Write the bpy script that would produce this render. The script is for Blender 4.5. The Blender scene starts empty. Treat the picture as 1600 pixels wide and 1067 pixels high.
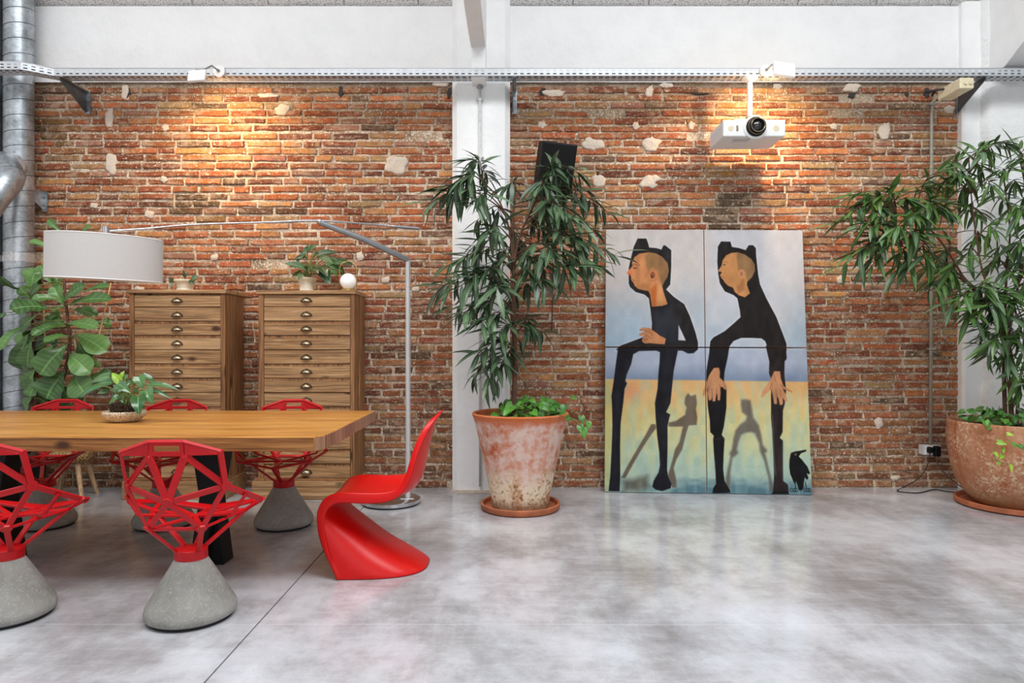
import bpy, math, random
import numpy as np
from mathutils import Vector, Matrix, noise

R = random.Random(7)
scn = bpy.context.scene
COL = scn.collection
F = 1067.0      # focal length in pixels of the 1600 px wide photograph
H = 1.17        # eye height
YH = 536.0      # image row of the horizon
WALL = 5.53     # distance of the brick wall

# ------------------------------------------------------------------ camera, light, exposure
cam_d = bpy.data.cameras.new('camera')
cam = bpy.data.objects.new('camera', cam_d)
COL.objects.link(cam)
cam.location = (0, 0, H)
cam.rotation_euler = (math.pi / 2, 0, 0)
cam_d.sensor_width = 36.0
cam_d.lens = F / 1600 * 36.0
cam_d.shift_y = (YH - 533.5) / 1600
cam_d.clip_start = 0.05
scn.camera = cam

world = bpy.data.worlds.new('world')
scn.world = world
world.use_nodes = True
bg = world.node_tree.nodes['Background']
bg.inputs[0].default_value = (0.93, 0.96, 1.0, 1)
bg.inputs[1].default_value = 0.43

def area(name, loc, target, sx, sy, power, color):
    d = bpy.data.lights.new(name, 'AREA')
    d.shape = 'RECTANGLE'; d.size = sx; d.size_y = sy
    d.energy = power; d.color = color
    o = bpy.data.objects.new(name, d); COL.objects.link(o)
    o.location = loc
    o.rotation_euler = (Vector(target) - Vector(loc)).to_track_quat('-Z', 'Y').to_euler()
    return o
area('skylight', (-0.2, 1.6, 6.3), (0.1, 3.6, 0), 8.0, 2.2, 600, (0.95, 0.975, 1.0))
area('window_light', (1.0, -4.0, 3.2), (0, 5, 1.2), 7.0, 3.0, 85, (0.97, 0.985, 1.0))

scn.view_settings.view_transform = 'Standard'
scn.view_settings.look = 'None'
scn.view_settings.exposure = 0.0
scn.view_settings.gamma = 1.0
scn.view_settings.use_curve_mapping = False
scn.cycles.use_denoising = True
scn.cycles.max_bounces = 8

# ------------------------------------------------------------------ helpers
def P(px, py, Z):
    """point at depth Z seen at photograph pixel px, py"""
    return Vector(((px - 800) * Z / F, Z, H - (py - YH) * Z / F))

def floorZ(py):
    return F * H / (py - YH)

def lin(c, a=1.0):
    o = []
    for v in c[:3]:
        v = v / 255.0
        o.append(v / 12.92 if v <= 0.04045 else ((v + 0.055) / 1.055) ** 2.4)
    return (o[0], o[1], o[2], a)

class MB:
    def __init__(s):
        s.v = []; s.f = []; s.c = []
    def add(s, vs, fs, col=None):
        n = len(s.v)
        s.v.extend([tuple(v) for v in vs])
        s.f.extend([tuple(i + n for i in f) for f in fs])
        if col is not None:
            if isinstance(col, list): s.c.extend(col)
            else: s.c.extend([col] * len(vs))
    def box(s, x0, x1, y0, y1, z0, z1):
        s.add([(x0,y0,z0),(x1,y0,z0),(x1,y1,z0),(x0,y1,z0),(x0,y0,z1),(x1,y0,z1),(x1,y1,z1),(x0,y1,z1)],
              [(0,3,2,1),(4,5,6,7),(0,1,5,4),(1,2,6,5),(2,3,7,6),(3,0,4,7)])
        return s
    def bar(s, p, q, w, h, up=(0,0,1), w2=None, h2=None):
        p = Vector(p); q = Vector(q); d = (q - p)
        if d.length < 1e-6: return s
        d.normalize(); up = Vector(up)
        if abs(d.dot(up)) > 0.98: up = Vector((0,1,0)) if abs(d.y) < 0.9 else Vector((1,0,0))
        a = d.cross(up).normalized(); b = a.cross(d).normalized()
        w2 = w if w2 is None else w2; h2 = h if h2 is None else h2
        vs = [p + a*x*w/2 + b*y*h/2 for x, y in ((-1,-1),(1,-1),(1,1),(-1,1))]
        vs += [q + a*x*w2/2 + b*y*h2/2 for x, y in ((-1,-1),(1,-1),(1,1),(-1,1))]
        s.add(vs, [(0,3,2,1),(4,5,6,7),(0,1,5,4),(1,2,6,5),(2,3,7,6),(3,0,4,7)])
        return s
    def tube(s, path, r, n=10, caps=True):
        path = [Vector(p) for p in path]; m = len(path)
        rs = r if isinstance(r, (list, tuple)) else [r] * m
        d0 = (path[1] - path[0]).normalized()
        ref = Vector((0,0,1)) if abs(d0.z) < 0.9 else Vector((1,0,0))
        a = d0.cross(ref).normalized()
        vs = []
        for i, p in enumerate(path):
            d = (path[min(i+1, m-1)] - path[max(i-1, 0)]).normalized()
            a = (a - d * a.dot(d)).normalized(); b = d.cross(a)
            for k in range(n):
                t = 2 * math.pi * k / n
                vs.append(p + (a * math.cos(t) + b * math.sin(t)) * rs[i])
        fs = []
        for i in range(m - 1):
            for k in range(n):
                k2 = (k + 1) % n
                fs.append((i*n + k, i*n + k2, (i+1)*n + k2, (i+1)*n + k))
        if caps:
            fs.append(tuple(range(n))[::-1]); fs.append(tuple((m-1)*n + k for k in range(n)))
        s.add(vs, fs)
        return s
    def lathe(s, prof, c=(0,0,0), n=32, mat=None):
        c = Vector(c); vs = []
        for r, z in prof:
            for k in range(n):
                t = 2 * math.pi * k / n
                v = Vector((r * math.cos(t), r * math.sin(t), z))
                if mat is not None: v = mat @ v
                vs.append(c + v)
        fs = []
        for i in range(len(prof) - 1):
            for k in range(n):
                k2 = (k + 1) % n
                fs.append((i*n + k, i*n + k2, (i+1)*n + k2, (i+1)*n + k))
        s.add(vs, fs)
        return s
    def prism(s, pts, off):
        """closed polygon of 3D points, extruded by the vector off"""
        pts = [Vector(p) for p in pts]; off = Vector(off); n = len(pts)
        vs = pts + [p + off for p in pts]
        fs = [tuple(range(n)), tuple(range(2*n - 1, n - 1, -1))]
        for i in range(n):
            j = (i + 1) % n
            fs.append((i, i + n, j + n, j))
        s.add(vs, fs)
        return s
    def sphere(s, c, r, n=12, m=8, sz=(1,1,1)):
        c = Vector(c); vs = []; fs = []
        for i in range(m + 1):
            ph = math.pi * i / m
            for k in range(n):
                t = 2 * math.pi * k / n
                vs.append(c + Vector((r*sz[0]*math.sin(ph)*math.cos(t), r*sz[1]*math.sin(ph)*math.sin(t), r*sz[2]*math.cos(ph))))
        for i in range(m):
            for k in range(n):
                k2 = (k + 1) % n
                fs.append((i*n + k, (i+1)*n + k, (i+1)*n + k2, i*n + k2))
        s.add(vs, fs)
        return s
    def mesh(s, name, mat, smooth=False, o=(0,0,0)):
        me = bpy.data.meshes.new(name)
        o = Vector(o)
        me.from_pydata([tuple(Vector(v) - o) for v in s.v], [], s.f)
        if s.c and len(s.c) == len(s.v):
            at = me.color_attributes.new('col', 'FLOAT_COLOR', 'POINT')
            at.data.foreach_set('color', np.array(s.c, dtype=np.float32).ravel())
        if mat: me.materials.append(mat)
        if smooth: me.polygons.foreach_set('use_smooth', [True] * len(me.polygons))
        me.update()
        return me
    def build(s, name, mat, parent=None, smooth=False, bevel=0, origin=None, fix=True, solid=0, auto=None):
        if parent is not None: o = origin_of(parent)
        elif origin is not None: o = Vector(origin)
        else:
            xs = [v[0] for v in s.v]; ys = [v[1] for v in s.v]; zs = [v[2] for v in s.v]
            o = Vector(((min(xs)+max(xs))/2, (min(ys)+max(ys))/2, min(zs)))
        me = s.mesh(name, mat, smooth, o)
        if fix: fix_normals(me)
        ob = bpy.data.objects.new(name, me); COL.objects.link(ob)
        if parent is not None: ob.parent = parent
        else: ob.location = o
        ob['_o'] = tuple(o)
        if auto is not None: sharp(me, auto)
        if solid:
            m = ob.modifiers.new('solid', 'SOLIDIFY'); m.thickness = solid; m.offset = 0
        if bevel:
            m = ob.modifiers.new('bevel', 'BEVEL'); m.width = bevel; m.segments = 2
            m.limit_method = 'ANGLE'; m.angle_limit = math.radians(40)
        return ob

import bmesh
def fix_normals(me):
    bm = bmesh.new(); bm.from_mesh(me)
    bmesh.ops.recalc_face_normals(bm, faces=bm.faces)
    bm.to_mesh(me); bm.free()

def sharp(me, deg):
    me.polygons.foreach_set('use_smooth', [True] * len(me.polygons))
    bm = bmesh.new(); bm.from_mesh(me); th = math.radians(deg)
    for e in bm.edges:
        e.smooth = not (len(e.link_faces) == 2 and e.calc_face_angle(0) > th)
    bm.to_mesh(me); bm.free()

def origin_of(o):
    return Vector(o['_o'])

def thing(name, label, cat, loc, group=None):
    o = bpy.data.objects.new(name, None); COL.objects.link(o)
    o.empty_display_size = 0.1
    o.location = loc; o['_o'] = tuple(loc)
    o['label'] = label; o['category'] = cat
    if group: o['group'] = group
    return o

def tag(o, label, cat, group=None):
    o['label'] = label; o['category'] = cat
    if group: o['group'] = group
    return o

def struct(o):
    o['kind'] = 'structure'
    return o

def copy_tree(o, parent=None):
    c = o.copy(); COL.objects.link(c); c.parent = parent
    for ch in list(o.children): copy_tree(ch, c)
    return c

def smooth_path(pts, n=8):
    pts = [Vector(p) for p in pts]; o = []
    for i in range(len(pts) - 1):
        p0 = pts[max(i-1, 0)]; p1 = pts[i]; p2 = pts[i+1]; p3 = pts[min(i+2, len(pts)-1)]
        for k in range(n):
            t_ = k / n
            o.append(0.5 * ((2*p1) + (-p0 + p2)*t_ + (2*p0 - 5*p1 + 4*p2 - p3)*t_*t_ + (-p0 + 3*p1 - 3*p2 + p3)*t_**3))
    o.append(pts[-1]); return o

# ------------------------------------------------------------------ materials
class NT:
    def __init__(s, name):
        s.m = bpy.data.materials.new(name); s.m.use_nodes = True
        s.t = s.m.node_tree; s.n = s.t.nodes; s.l = s.t.links
        s.b = s.n['Principled BSDF']
    def node(s, t, **k):
        n = s.n.new(t)
        for a, b in k.items(): setattr(n, a, b)
        return n
    def link(s, a, b): s.l.new(a, b)
    def pos(s, kind='world', scale=(1,1,1)):
        if kind == 'world': o = s.node('ShaderNodeNewGeometry').outputs['Position']
        else: o = s.node('ShaderNodeTexCoord').outputs['Object']
        mp = s.node('ShaderNodeMapping'); mp.inputs['Scale'].default_value = scale
        s.link(o, mp.inputs['Vector'])
        return mp.outputs[0]
    def rnd_pos(s, scale=(1,1,1)):
        """object coordinates shifted by a random amount for each object"""
        tc = s.node('ShaderNodeTexCoord').outputs['Object']
        oi = s.node('ShaderNodeObjectInfo').outputs['Random']
        ml = s.node('ShaderNodeMath', operation='MULTIPLY'); s.link(oi, ml.inputs[0]); ml.inputs[1].default_value = 37.0
        ad = s.node('ShaderNodeVectorMath', operation='ADD'); s.link(tc, ad.inputs[0]); s.link(ml.outputs[0], ad.inputs[1])
        mp = s.node('ShaderNodeMapping'); mp.inputs['Scale'].default_value = scale
        s.link(ad.outputs[0], mp.inputs['Vector'])
        return mp.outputs[0]
    def noise(s, vec, scale, detail=4, rough=0.6, dist=0.0):
        n = s.node('ShaderNodeTexNoise'); s.link(vec, n.inputs['Vector'])
        n.inputs['Scale'].default_value = scale; n.inputs['Detail'].default_value = detail
        n.inputs['Roughness'].default_value = rough; n.inputs['Distortion'].default_value = dist
        return n.outputs['Fac']
    def voro(s, vec, scale, out='Distance', feature='F1'):
        n = s.node('ShaderNodeTexVoronoi', feature=feature); s.link(vec, n.inputs['Vector'])
        n.inputs['Scale'].default_value = scale
        return n.outputs[out]
    def ramp(s, fac, stops):
        r = s.node('ShaderNodeValToRGB'); s.link(fac, r.inputs['Fac'])
        e = r.color_ramp.elements
        while len(e) < len(stops): e.new(0.5)
        for i, (p, c) in enumerate(stops):
            e[i].position = p
            e[i].color = c if len(c) == 4 else lin(c)
        return r.outputs['Color']
    def fac(s, f, a, b):
        """remap a..b to 0..1 clamped"""
        m = s.node('ShaderNodeMapRange'); s.link(f, m.inputs['Value'])
        m.inputs['From Min'].default_value = a; m.inputs['From Max'].default_value = b
        return m.outputs['Result']
    def mix(s, f, a, b, mode='MIX'):
        m = s.node('ShaderNodeMix', data_type='RGBA', blend_type=mode)
        for inp, val in ((0, f), (6, a), (7, b)):
            if isinstance(val, (int, float)): m.inputs[inp].default_value = val
            elif isinstance(val, tuple): m.inputs[inp].default_value = val if len(val) == 4 else lin(val)
            else: s.link(val, m.inputs[inp])
        return m.outputs[2]
    def math(s, op, a, b=0.0):
        m = s.node('ShaderNodeMath', operation=op)
        for i, v in enumerate((a, b)):
            if isinstance(v, (int, float)): m.inputs[i].default_value = v
            else: s.link(v, m.inputs[i])
        return m.outputs[0]
    def color(s, c):
        if isinstance(c, tuple): s.b.inputs['Base Color'].default_value = c if len(c) == 4 else lin(c)
        else: s.link(c, s.b.inputs['Base Color'])
        return s
    def set(s, rough=0.5, metal=0.0, spec=0.5, coat=0.0, ior=1.5):
        if isinstance(rough, (int, float)): s.b.inputs['Roughness'].default_value = rough
        else: s.link(rough, s.b.inputs['Roughness'])
        s.b.inputs['Metallic'].default_value = metal
        s.b.inputs['Specular IOR Level'].default_value = spec
        s.b.inputs['Coat Weight'].default_value = coat
        s.b.inputs['IOR'].default_value = ior
        return s
    def bump(s, h, strength=0.3, dist=0.01):
        b = s.node('ShaderNodeBump'); b.inputs['Strength'].default_value = strength
        b.inputs['Distance'].default_value = dist
        s.link(h, b.inputs['Height']); s.link(b.outputs[0], s.b.inputs['Normal'])
        return s
    def sep(s, vec):
        x = s.node('ShaderNodeSeparateXYZ'); s.link(vec, x.inputs[0])
        return x.outputs

def plain(name, c, rough=0.5, metal=0.0, spec=0.5, var=0.06, scale=30, bump=0.0, coat=0.0):
    t = NT(name); v = t.pos('obj')
    n = t.noise(v, scale, 3)
    a = tuple(max(0, x * (1 - var)) for x in c); b = tuple(min(255, x * (1 + var)) for x in c)
    t.color(t.ramp(n, [(0.3, a), (0.7, b)])).set(rough, metal, spec, coat)
    if bump: t.bump(n, bump, 0.003)
    return t.m

def m_brick():
    t = NT('brick'); v = t.pos('world')
    at = t.node('ShaderNodeAttribute', attribute_name='col').outputs['Color']
    n1 = t.noise(v, 26, 6, 0.68)
    c = t.mix(t.fac(n1, 0.32, 0.68), t.mix(1.0, at, (186, 182, 178), 'MULTIPLY'), t.mix(1.0, at, (255, 253, 248), 'MULTIPLY'))
    n2 = t.noise(v, 85, 5, 0.72)
    c = t.mix(t.fac(n2, 0.57, 0.70), c, t.mix(0.72, at, (228, 196, 164)))             # pale flecks
    n3 = t.noise(t.pos('world', (1, 1, 1.9)), 10, 6, 0.7)
    c = t.mix(t.math('MULTIPLY', t.fac(n3, 0.50, 0.61), 0.72), c, (192, 160, 132))     # mortar smears
    n4 = t.noise(v, 46, 5, 0.72)
    c = t.mix(t.fac(n4, 0.60, 0.65), c, (238, 222, 200))
    n5 = t.noise(v, 60, 4, 0.65)
    c = t.mix(t.math('MULTIPLY', t.fac(n5, 0.36, 0.28), 0.8), c, (52, 36, 28))
    t.color(c).set(0.9, 0, 0.25)
    t.bump(t.math('ADD', n2, t.math('MULTIPLY', n1, 1.5)), 0.75, 0.008)
    return t.m

def m_mortar():
    t = NT('mortar'); v = t.pos('world')
    n1 = t.noise(v, 3.2, 6, 0.65)
    c = t.ramp(n1, [(0.34, (142, 116, 90)), (0.46, (180, 154, 126)), (0.58, (210, 188, 162)), (0.74, (224, 208, 190))])
    n2 = t.noise(v, 60, 5, 0.7)
    c = t.mix(t.fac(n2, 0.50, 0.60), c, (244, 232, 214))
    c = t.mix(t.math('MULTIPLY', t.fac(n2, 0.42, 0.3), 0.7), c, (84, 66, 52))
    n3 = t.noise(v, 14, 4, 0.6)
    c = t.mix(t.math('MULTIPLY', t.fac(n3, 0.56, 0.68), 0.55), c, (158, 96, 66))
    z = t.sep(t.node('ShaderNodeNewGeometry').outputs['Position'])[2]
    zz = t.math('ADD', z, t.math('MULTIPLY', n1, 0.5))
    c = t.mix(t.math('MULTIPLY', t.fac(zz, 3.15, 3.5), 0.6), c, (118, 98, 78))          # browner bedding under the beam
    t.color(c).set(0.95, 0, 0.2).bump(n2, 0.8, 0.01)
    return t.m

def m_plaster(name='white_plaster', c=(246, 246, 245), b=0.25):
    t = NT(name); v = t.pos('world')
    n = t.noise(v, 5, 6, 0.6); n2 = t.noise(v, 22, 5, 0.6)
    d = tuple(x * 0.975 for x in c)
    t.color(t.ramp(n, [(0.3, d), (0.6, c)])).set(0.75, 0, 0.3)
    t.bump(t.math('ADD', n2, n), b, 0.02)
    return t.m

def m_floor():
    t = NT('polished_concrete'); v = t.pos('world', (1, 0.8, 1))
    n1 = t.noise(v, 1.35, 9, 0.68, 0.12)
    c = t.ramp(n1, [(0.34, (134, 131, 131)), (0.45, (162, 161, 163)), (0.54, (188, 189, 193)), (0.66, (209, 211, 216))])
    v2 = t.pos('world', (0.6, 4.0, 1)); n2 = t.noise(v2, 6, 6, 0.7, 0.4)
    c = t.mix(t.math('MULTIPLY', t.fac(n2, 0.48, 0.66), 0.16), c, (216, 217, 222))
    c = t.mix(t.math('MULTIPLY', t.fac(n2, 0.42, 0.30), 0.10), c, (124, 120, 120))
    mp = t.node('ShaderNodeMapping'); mp.inputs['Rotation'].default_value = (0, 0, 0.75); mp.inputs['Scale'].default_value = (9, 0.8, 1)
    t.link(t.node('ShaderNodeNewGeometry').outputs['Position'], mp.inputs['Vector'])
    n4 = t.noise(mp.outputs[0], 3, 5, 0.7)
    c = t.mix(t.math('MULTIPLY', t.fac(n4, 0.5, 0.75), 0.13), c, (222, 222, 226))
    n3 = t.noise(t.pos('world'), 160, 3, 0.7)
    c = t.mix(t.math('MULTIPLY', t.fac(n3, 0.52, 0.8), 0.35), c, (112, 108, 110))
    # hairline trowel seams across the floor
    pr = t.sep(t.node('ShaderNodeNewGeometry').outputs['Position'])
    yy = t.math('ADD', pr[1], t.math('MULTIPLY', t.noise(t.pos('world'), 1.5, 3), 0.05))
    for y0 in (4.235, 2.865):
        d = t.math('ABSOLUTE', t.math('SUBTRACT', yy, y0))
        c = t.mix(t.math('MULTIPLY', t.fac(d, 0.008, 0.003), 0.22), c, (226, 224, 222))
    r = t.node('ShaderNodeMapRange'); t.link(n1, r.inputs['Value'])
    r.inputs['From Min'].default_value = 0.3; r.inputs['From Max'].default_value = 0.7
    r.inputs['To Min'].default_value = 0.22; r.inputs['To Max'].default_value = 0.12
    t.color(c).set(r.outputs[0], 0, 0.6, 0.0, 1.75)
    t.bump(n2, 0.04, 0.004)
    return t.m

def m_wood(name, stops, axis=0, ring=1.0, rough=0.55, knots=True, spec=0.4):
    t = NT(name)
    sc = [15.0, 15.0, 15.0]; sc[axis] = 0.9
    v = t.rnd_pos(tuple(sc)); n1 = t.noise(v, 2.2 * ring, 6, 0.6, 1.2)
    sc2 = [60.0, 60.0, 60.0]; sc2[axis] = 1.6
    v2 = t.rnd_pos(tuple(sc2)); n2 = t.noise(v2, 1.6, 4, 0.6)
    c = t.ramp(n1, stops)
    c = t.mix(t.math('MULTIPLY', t.fac(n2, 0.46, 0.62), 0.7), c, tuple(x * .72 for x in stops[0][1]))
    sc4 = [5.0, 5.0, 5.0]; sc4[axis] = 0.5
    c = t.mix(t.math('MULTIPLY', t.fac(t.noise(t.rnd_pos(tuple(sc4)), 1.0, 3), 0.5, 0.7), 0.5), c, stops[-1][1])
    oi = t.node('ShaderNodeObjectInfo').outputs['Random']
    c = t.mix(t.math('MULTIPLY', oi, 0.35), c, t.mix(1.0, c, (200, 184, 166), 'MULTIPLY'))
    if knots:
        sc3 = [3.2, 3.2, 6.0]; sc3[axis] = 3.2
        if axis == 2: sc3 = [6.0, 6.0, 2.4]
        vd = t.voro(t.rnd_pos(tuple(sc3)), 1.0)
        c = t.mix(t.fac(vd, 0.17, 0.07), c, (70, 42, 24))
        crk = t.noise(t.rnd_pos(tuple(q * .8 if q > 2 else q for q in sc2)), 1.0, 5, .7, .5)
        c = t.mix(t.math('MULTIPLY', t.fac(crk, 0.66, 0.72), 0.7), c, (66, 44, 28))
    t.color(c).set(rough, 0, spec)
    t.bump(n2, 0.18, 0.003)
    return t.m

def m_vcol(name, rough=0.6):
    t = NT(name)
    at = t.node('ShaderNodeAttribute', attribute_name='col').outputs['Color']
    n = t.noise(t.pos('world'), 220, 3, 0.6)
    t.color(t.mix(1.0, at, t.ramp(n, [(0.3, (226, 224, 222)), (0.7, (255, 255, 255))]), 'MULTIPLY')).set(rough, 0, 0.12)
    t.bump(n, 0.15, 0.002)
    return t.m

def m_galv(name='galvanised_steel', dark=1.0, rough=0.36):
    t = NT(name); v = t.pos('world')
    vo = t.voro(v, 55, 'Color'); n = t.noise(v, 7, 5, 0.6)
    sx = t.sep(vo)[0]
    c = t.ramp(t.math('ADD', t.math('MULTIPLY', sx, 0.12), t.math('MULTIPLY', n, 0.88)),
               [(0.28, tuple(x*dark for x in (122, 128, 132))), (0.5, tuple(x*dark for x in (168, 175, 180))), (0.72, tuple(x*dark for x in (205, 211, 216)))])
    rr = t.math('ADD', t.math('MULTIPLY', n, 0.25), rough - 0.12)
    t.color(c).set(rr, 0.75, 0.5)
    t.bump(n, 0.06, 0.01)
    return t.m

def m_terracotta(name, lime=0.5, zlo=0.25):
    t = NT(name); v = t.pos('world')
    z = t.sep(t.node('ShaderNodeNewGeometry').outputs['Position'])[2]
    n1 = t.noise(v, 4.5, 7, 0.66, 0.5); n2 = t.noise(v, 38, 6, 0.7); n3 = t.noise(v, 9, 8, 0.72, 0.2)
    c = t.ramp(n1, [(0.3, (176, 88, 50)), (0.5, (198, 112, 74)), (0.7, (206, 138, 104))])
    c = t.mix(t.math('MULTIPLY', t.fac(n3, 0.38, 0.58), 0.85), c, (220, 200, 190))       # lime bloom
    rim = t.fac(t.math('ADD', z, t.math('MULTIPLY', n1, 0.12)), 0.66, 0.71)
    c = t.mix(t.math('MULTIPLY', rim, 0.9), c, (198, 104, 54))
    low = t.fac(t.math('ADD', z, t.math('ADD', t.math('MULTIPLY', n3, 0.26), t.math('MULTIPLY', n1, 0.30))), zlo + 0.36, zlo + 0.22)
    c = t.mix(t.math('MULTIPLY', low, 0.85), c, (228, 212, 182))
    c = t.mix(t.math('MULTIPLY', low, t.fac(n3, 0.50, 0.36)), c, (176, 122, 84))
    c = t.mix(t.math('MULTIPLY', low, t.fac(n2, 0.47, 0.38)), c, (132, 88, 52))
    foot = t.fac(t.math('ADD', z, t.math('MULTIPLY', n2, 0.10)), 0.15, 0.10)
    c = t.mix(t.math('MULTIPLY', foot, 0.75), c, (118, 76, 40))
    c = t.mix(t.fac(n2, 0.66, 0.76), c, (240, 224, 204))
    t.color(c).set(0.9, 0, 0.2).bump(t.math('ADD', n2, n3), 0.35, 0.008)
    return t.m

def m_bowlpot(name):
    t = NT(name); v = t.pos('world')
    z = t.sep(t.node('ShaderNodeNewGeometry').outputs['Position'])[2]
    n1 = t.noise(v, 4, 7, 0.66, 0.5); n2 = t.noise(v, 45, 6, 0.75)
    n3 = t.noise(t.pos('world', (7, 7, 0.6)), 1.3, 4, 0.5)
    c = t.ramp(n1, [(0.3, (150, 92, 62)), (0.5, (176, 118, 84)), (0.7, (190, 142, 110))])
    c = t.mix(t.math('MULTIPLY', t.fac(n3, 0.55, 0.66), 0.85), c, (164, 78, 42))
    c = t.mix(t.math('MULTIPLY', t.fac(n2, 0.50, 0.60), t.fac(t.noise(v, 3, 3), .38, .56)), c, (216, 188, 158))
    c = t.mix(t.math('MULTIPLY', t.fac(n2, 0.42, 0.34), .6), c, (120, 66, 40))
    low = t.fac(t.math('ADD', z, t.math('MULTIPLY', n1, 0.2)), 0.26, 0.16)
    c = t.mix(t.math('MULTIPLY', low, 0.7), c, (176, 150, 112))
    t.color(c).set(0.88, 0, 0.25).bump(n2, 0.35, 0.008)
    return t.m

def m_leaf(name, dark, light, rough=0.38, scale=9, trans=True):
    t = NT(name)
    oi = t.node('ShaderNodeObjectInfo').outputs['Random']
    n = t.noise(t.pos('world'), scale, 4, 0.6)
    f = t.math('ADD', t.math('MULTIPLY', oi, 0.5), t.math('MULTIPLY', n, 0.5))
    c = t.ramp(f, [(0.2, dark), (0.8, light)])
    at = t.node('ShaderNodeAttribute', attribute_name='rib').outputs['Fac']
    c = t.mix(t.math('MULTIPLY', at, 0.5), c, tuple(min(255, x * 1.35 + 30) for x in light))
    t.color(c).set(rough, 0, 0.5)
    if trans:
        t.b.inputs['Transmission Weight'].default_value = 0.0
        t.b.inputs['Subsurface Weight'].default_value = 0.0
    return t.m

def m_concrete():
    t = NT('speckled_concrete'); v = t.pos('obj')
    n = t.noise(v, 9, 5, 0.6); vo = t.voro(v, 230)
    c = t.ramp(n, [(0.3, (132, 130, 124)), (0.7, (160, 158, 152))])
    c = t.mix(t.math('MULTIPLY', t.fac(vo, 0.34, 0.20), t.fac(t.noise(v, 60, 2), 0.46, 0.58)), c, (206, 202, 192))
    c = t.mix(t.math('MULTIPLY', t.fac(t.voro(t.pos('obj', (1.1, 1, 1)), 190), 0.22, 0.12), 0.4), c, (86, 84, 80))
    t.color(c).set(0.8, 0, 0.3).bump(n, 0.1, 0.004)
    return t.m

def m_woodwool():
    t = NT('wood_wool_panel'); v = t.pos('world')
    n = t.noise(v, 75, 5, 0.75); vo = t.voro(v, 120)
    f = t.math('ADD', t.math('MULTIPLY', n, 0.8), t.math('MULTIPLY', vo, 0.3))
    c = t.ramp(f, [(0.40, (120, 114, 112)), (0.50, (224, 221, 220)), (0.62, (250, 249, 248))])
    t.color(c).set(0.95, 0, 0.1).bump(f, 0.9, 0.01)
    return t.m

def m_emit(name, c, s):
    t = NT(name); t.color((250, 250, 250)).set(0.3)
    t.b.inputs['Emission Color'].default_value = lin(c); t.b.inputs['Emission Strength'].default_value = s
    return t.m

M = {}
M['brick'] = m_brick(); M['mortar'] = m_mortar()
M['white'] = m_plaster(); M['white_rough'] = m_plaster('rough_white_plaster', (243, 243, 242), 0.7)
M['patch'] = m_plaster('old_plaster', (222, 206, 188), 0.8)
M['floor'] = m_floor()
M['joint'] = plain('dark_joint', (60, 54, 50), 0.9)
M['panel'] = m_woodwool()
M['galv'] = m_galv(); M['galv_dark'] = m_galv('weathered_galvanised_steel', 0.62, 0.5)
M['tray'] = plain('tray_steel', (206, 210, 214), 0.42, 0.35, var=.03, scale=5)
M['cable'] = plain('dark_cable', (40, 40, 42), 0.6)
M['foil'] = plain('silver_foil', (205, 205, 208), 0.3, 0.6, bump=0.3, scale=60)
M['tabletop'] = m_wood('honey_table_wood', [(0.25, (176, 108, 44)), (0.5, (206, 142, 66)), (0.75, (226, 170, 92))], 0, 1.0, 0.34, False, 0.5)
M['tablefront'] = m_wood('table_front_wood', [(0.28, (116, 70, 34)), (0.5, (160, 106, 56)), (0.75, (190, 136, 80))], 0, 1.0, 0.45, True)
M['tableedge'] = m_wood('table_end_grain', [(0.25, (128, 86, 62)), (0.5, (160, 116, 88)), (0.75, (190, 148, 118))], 2, 1.0, 0.5, False)
M['cab_h'] = m_wood('reclaimed_pine_boards', [(0.28, (134, 98, 64)), (0.5, (182, 140, 96)), (0.72, (212, 174, 128))], 0)
M['cab_v'] = m_wood('reclaimed_pine_uprights', [(0.25, (112, 74, 46)), (0.5, (156, 110, 70)), (0.75, (190, 142, 96))], 2)
M['palewood'] = m_wood('pale_wood', [(0.25, (188, 150, 110)), (0.5, (212, 178, 138)), (0.75, (226, 198, 160))], 2, knots=False)
M['bamboo'] = plain('bamboo', (190, 152, 104), 0.6)
M['brass'] = plain('aged_brass', (178, 164, 136), 0.25, 0.85)
M['brass_dark'] = plain('tarnished_brass', (78, 64, 46), 0.45, 0.6)
M['gold'] = plain('brushed_brass', (196, 160, 96), 0.3, 0.8)
M['chrome'] = plain('brushed_chrome', (205, 207, 210), 0.22, 1.0, var=0.03)
M['silver'] = plain('silver_pole', (206, 206, 204), 0.35, 0.35, var=.02)
M['alu'] = plain('grey_aluminium', (150, 153, 156), 0.4, 0.6, var=0.03)
M['red'] = plain('red_lacquer', (186, 8, 18), 0.38, 0, 0.38, 0.03)
M['red_chair'] = plain('red_plastic', (206, 8, 6), 0.34, 0, 0.35, 0.02)
M['black'] = plain('black_steel', (12, 12, 13), 0.55, spec=.25)
M['blackplastic'] = plain('black_plastic', (13, 13, 15), 0.55, spec=.25)
M['rubber'] = plain('black_rubber', (30, 30, 30), 0.7)
M['concrete'] = m_concrete()
M['shade'] = plain('linen_shade', (200, 197, 194), 0.85, 0, 0.2, 0.02, 200, 0.1)
M['shade_in'] = plain('shade_diffuser', (240, 222, 200), 0.8)
M['pot'] = m_terracotta('limed_terracotta'); M['pot2'] = m_bowlpot('crusted_terracotta')
M['saucer'] = plain('terracotta_saucer', (172, 98, 64), 0.7, var=0.12, scale=12)
M['soil'] = plain('potting_soil', (52, 36, 26), 0.95, var=0.35, scale=60, bump=0.8)
M['bark'] = plain('brown_bark', (98, 68, 52), 0.85, var=0.25, scale=40, bump=0.5)
M['bark2'] = plain('dark_bark', (92, 60, 44), 0.85, var=0.25, scale=40, bump=0.5)
M['leaf'] = m_leaf('willow_fig_leaf', (34, 56, 34), (102, 128, 92), 0.3)
M['leaf2'] = m_leaf('bright_willow_fig_leaf', (42, 70, 30), (100, 136, 68), 0.34)
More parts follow.
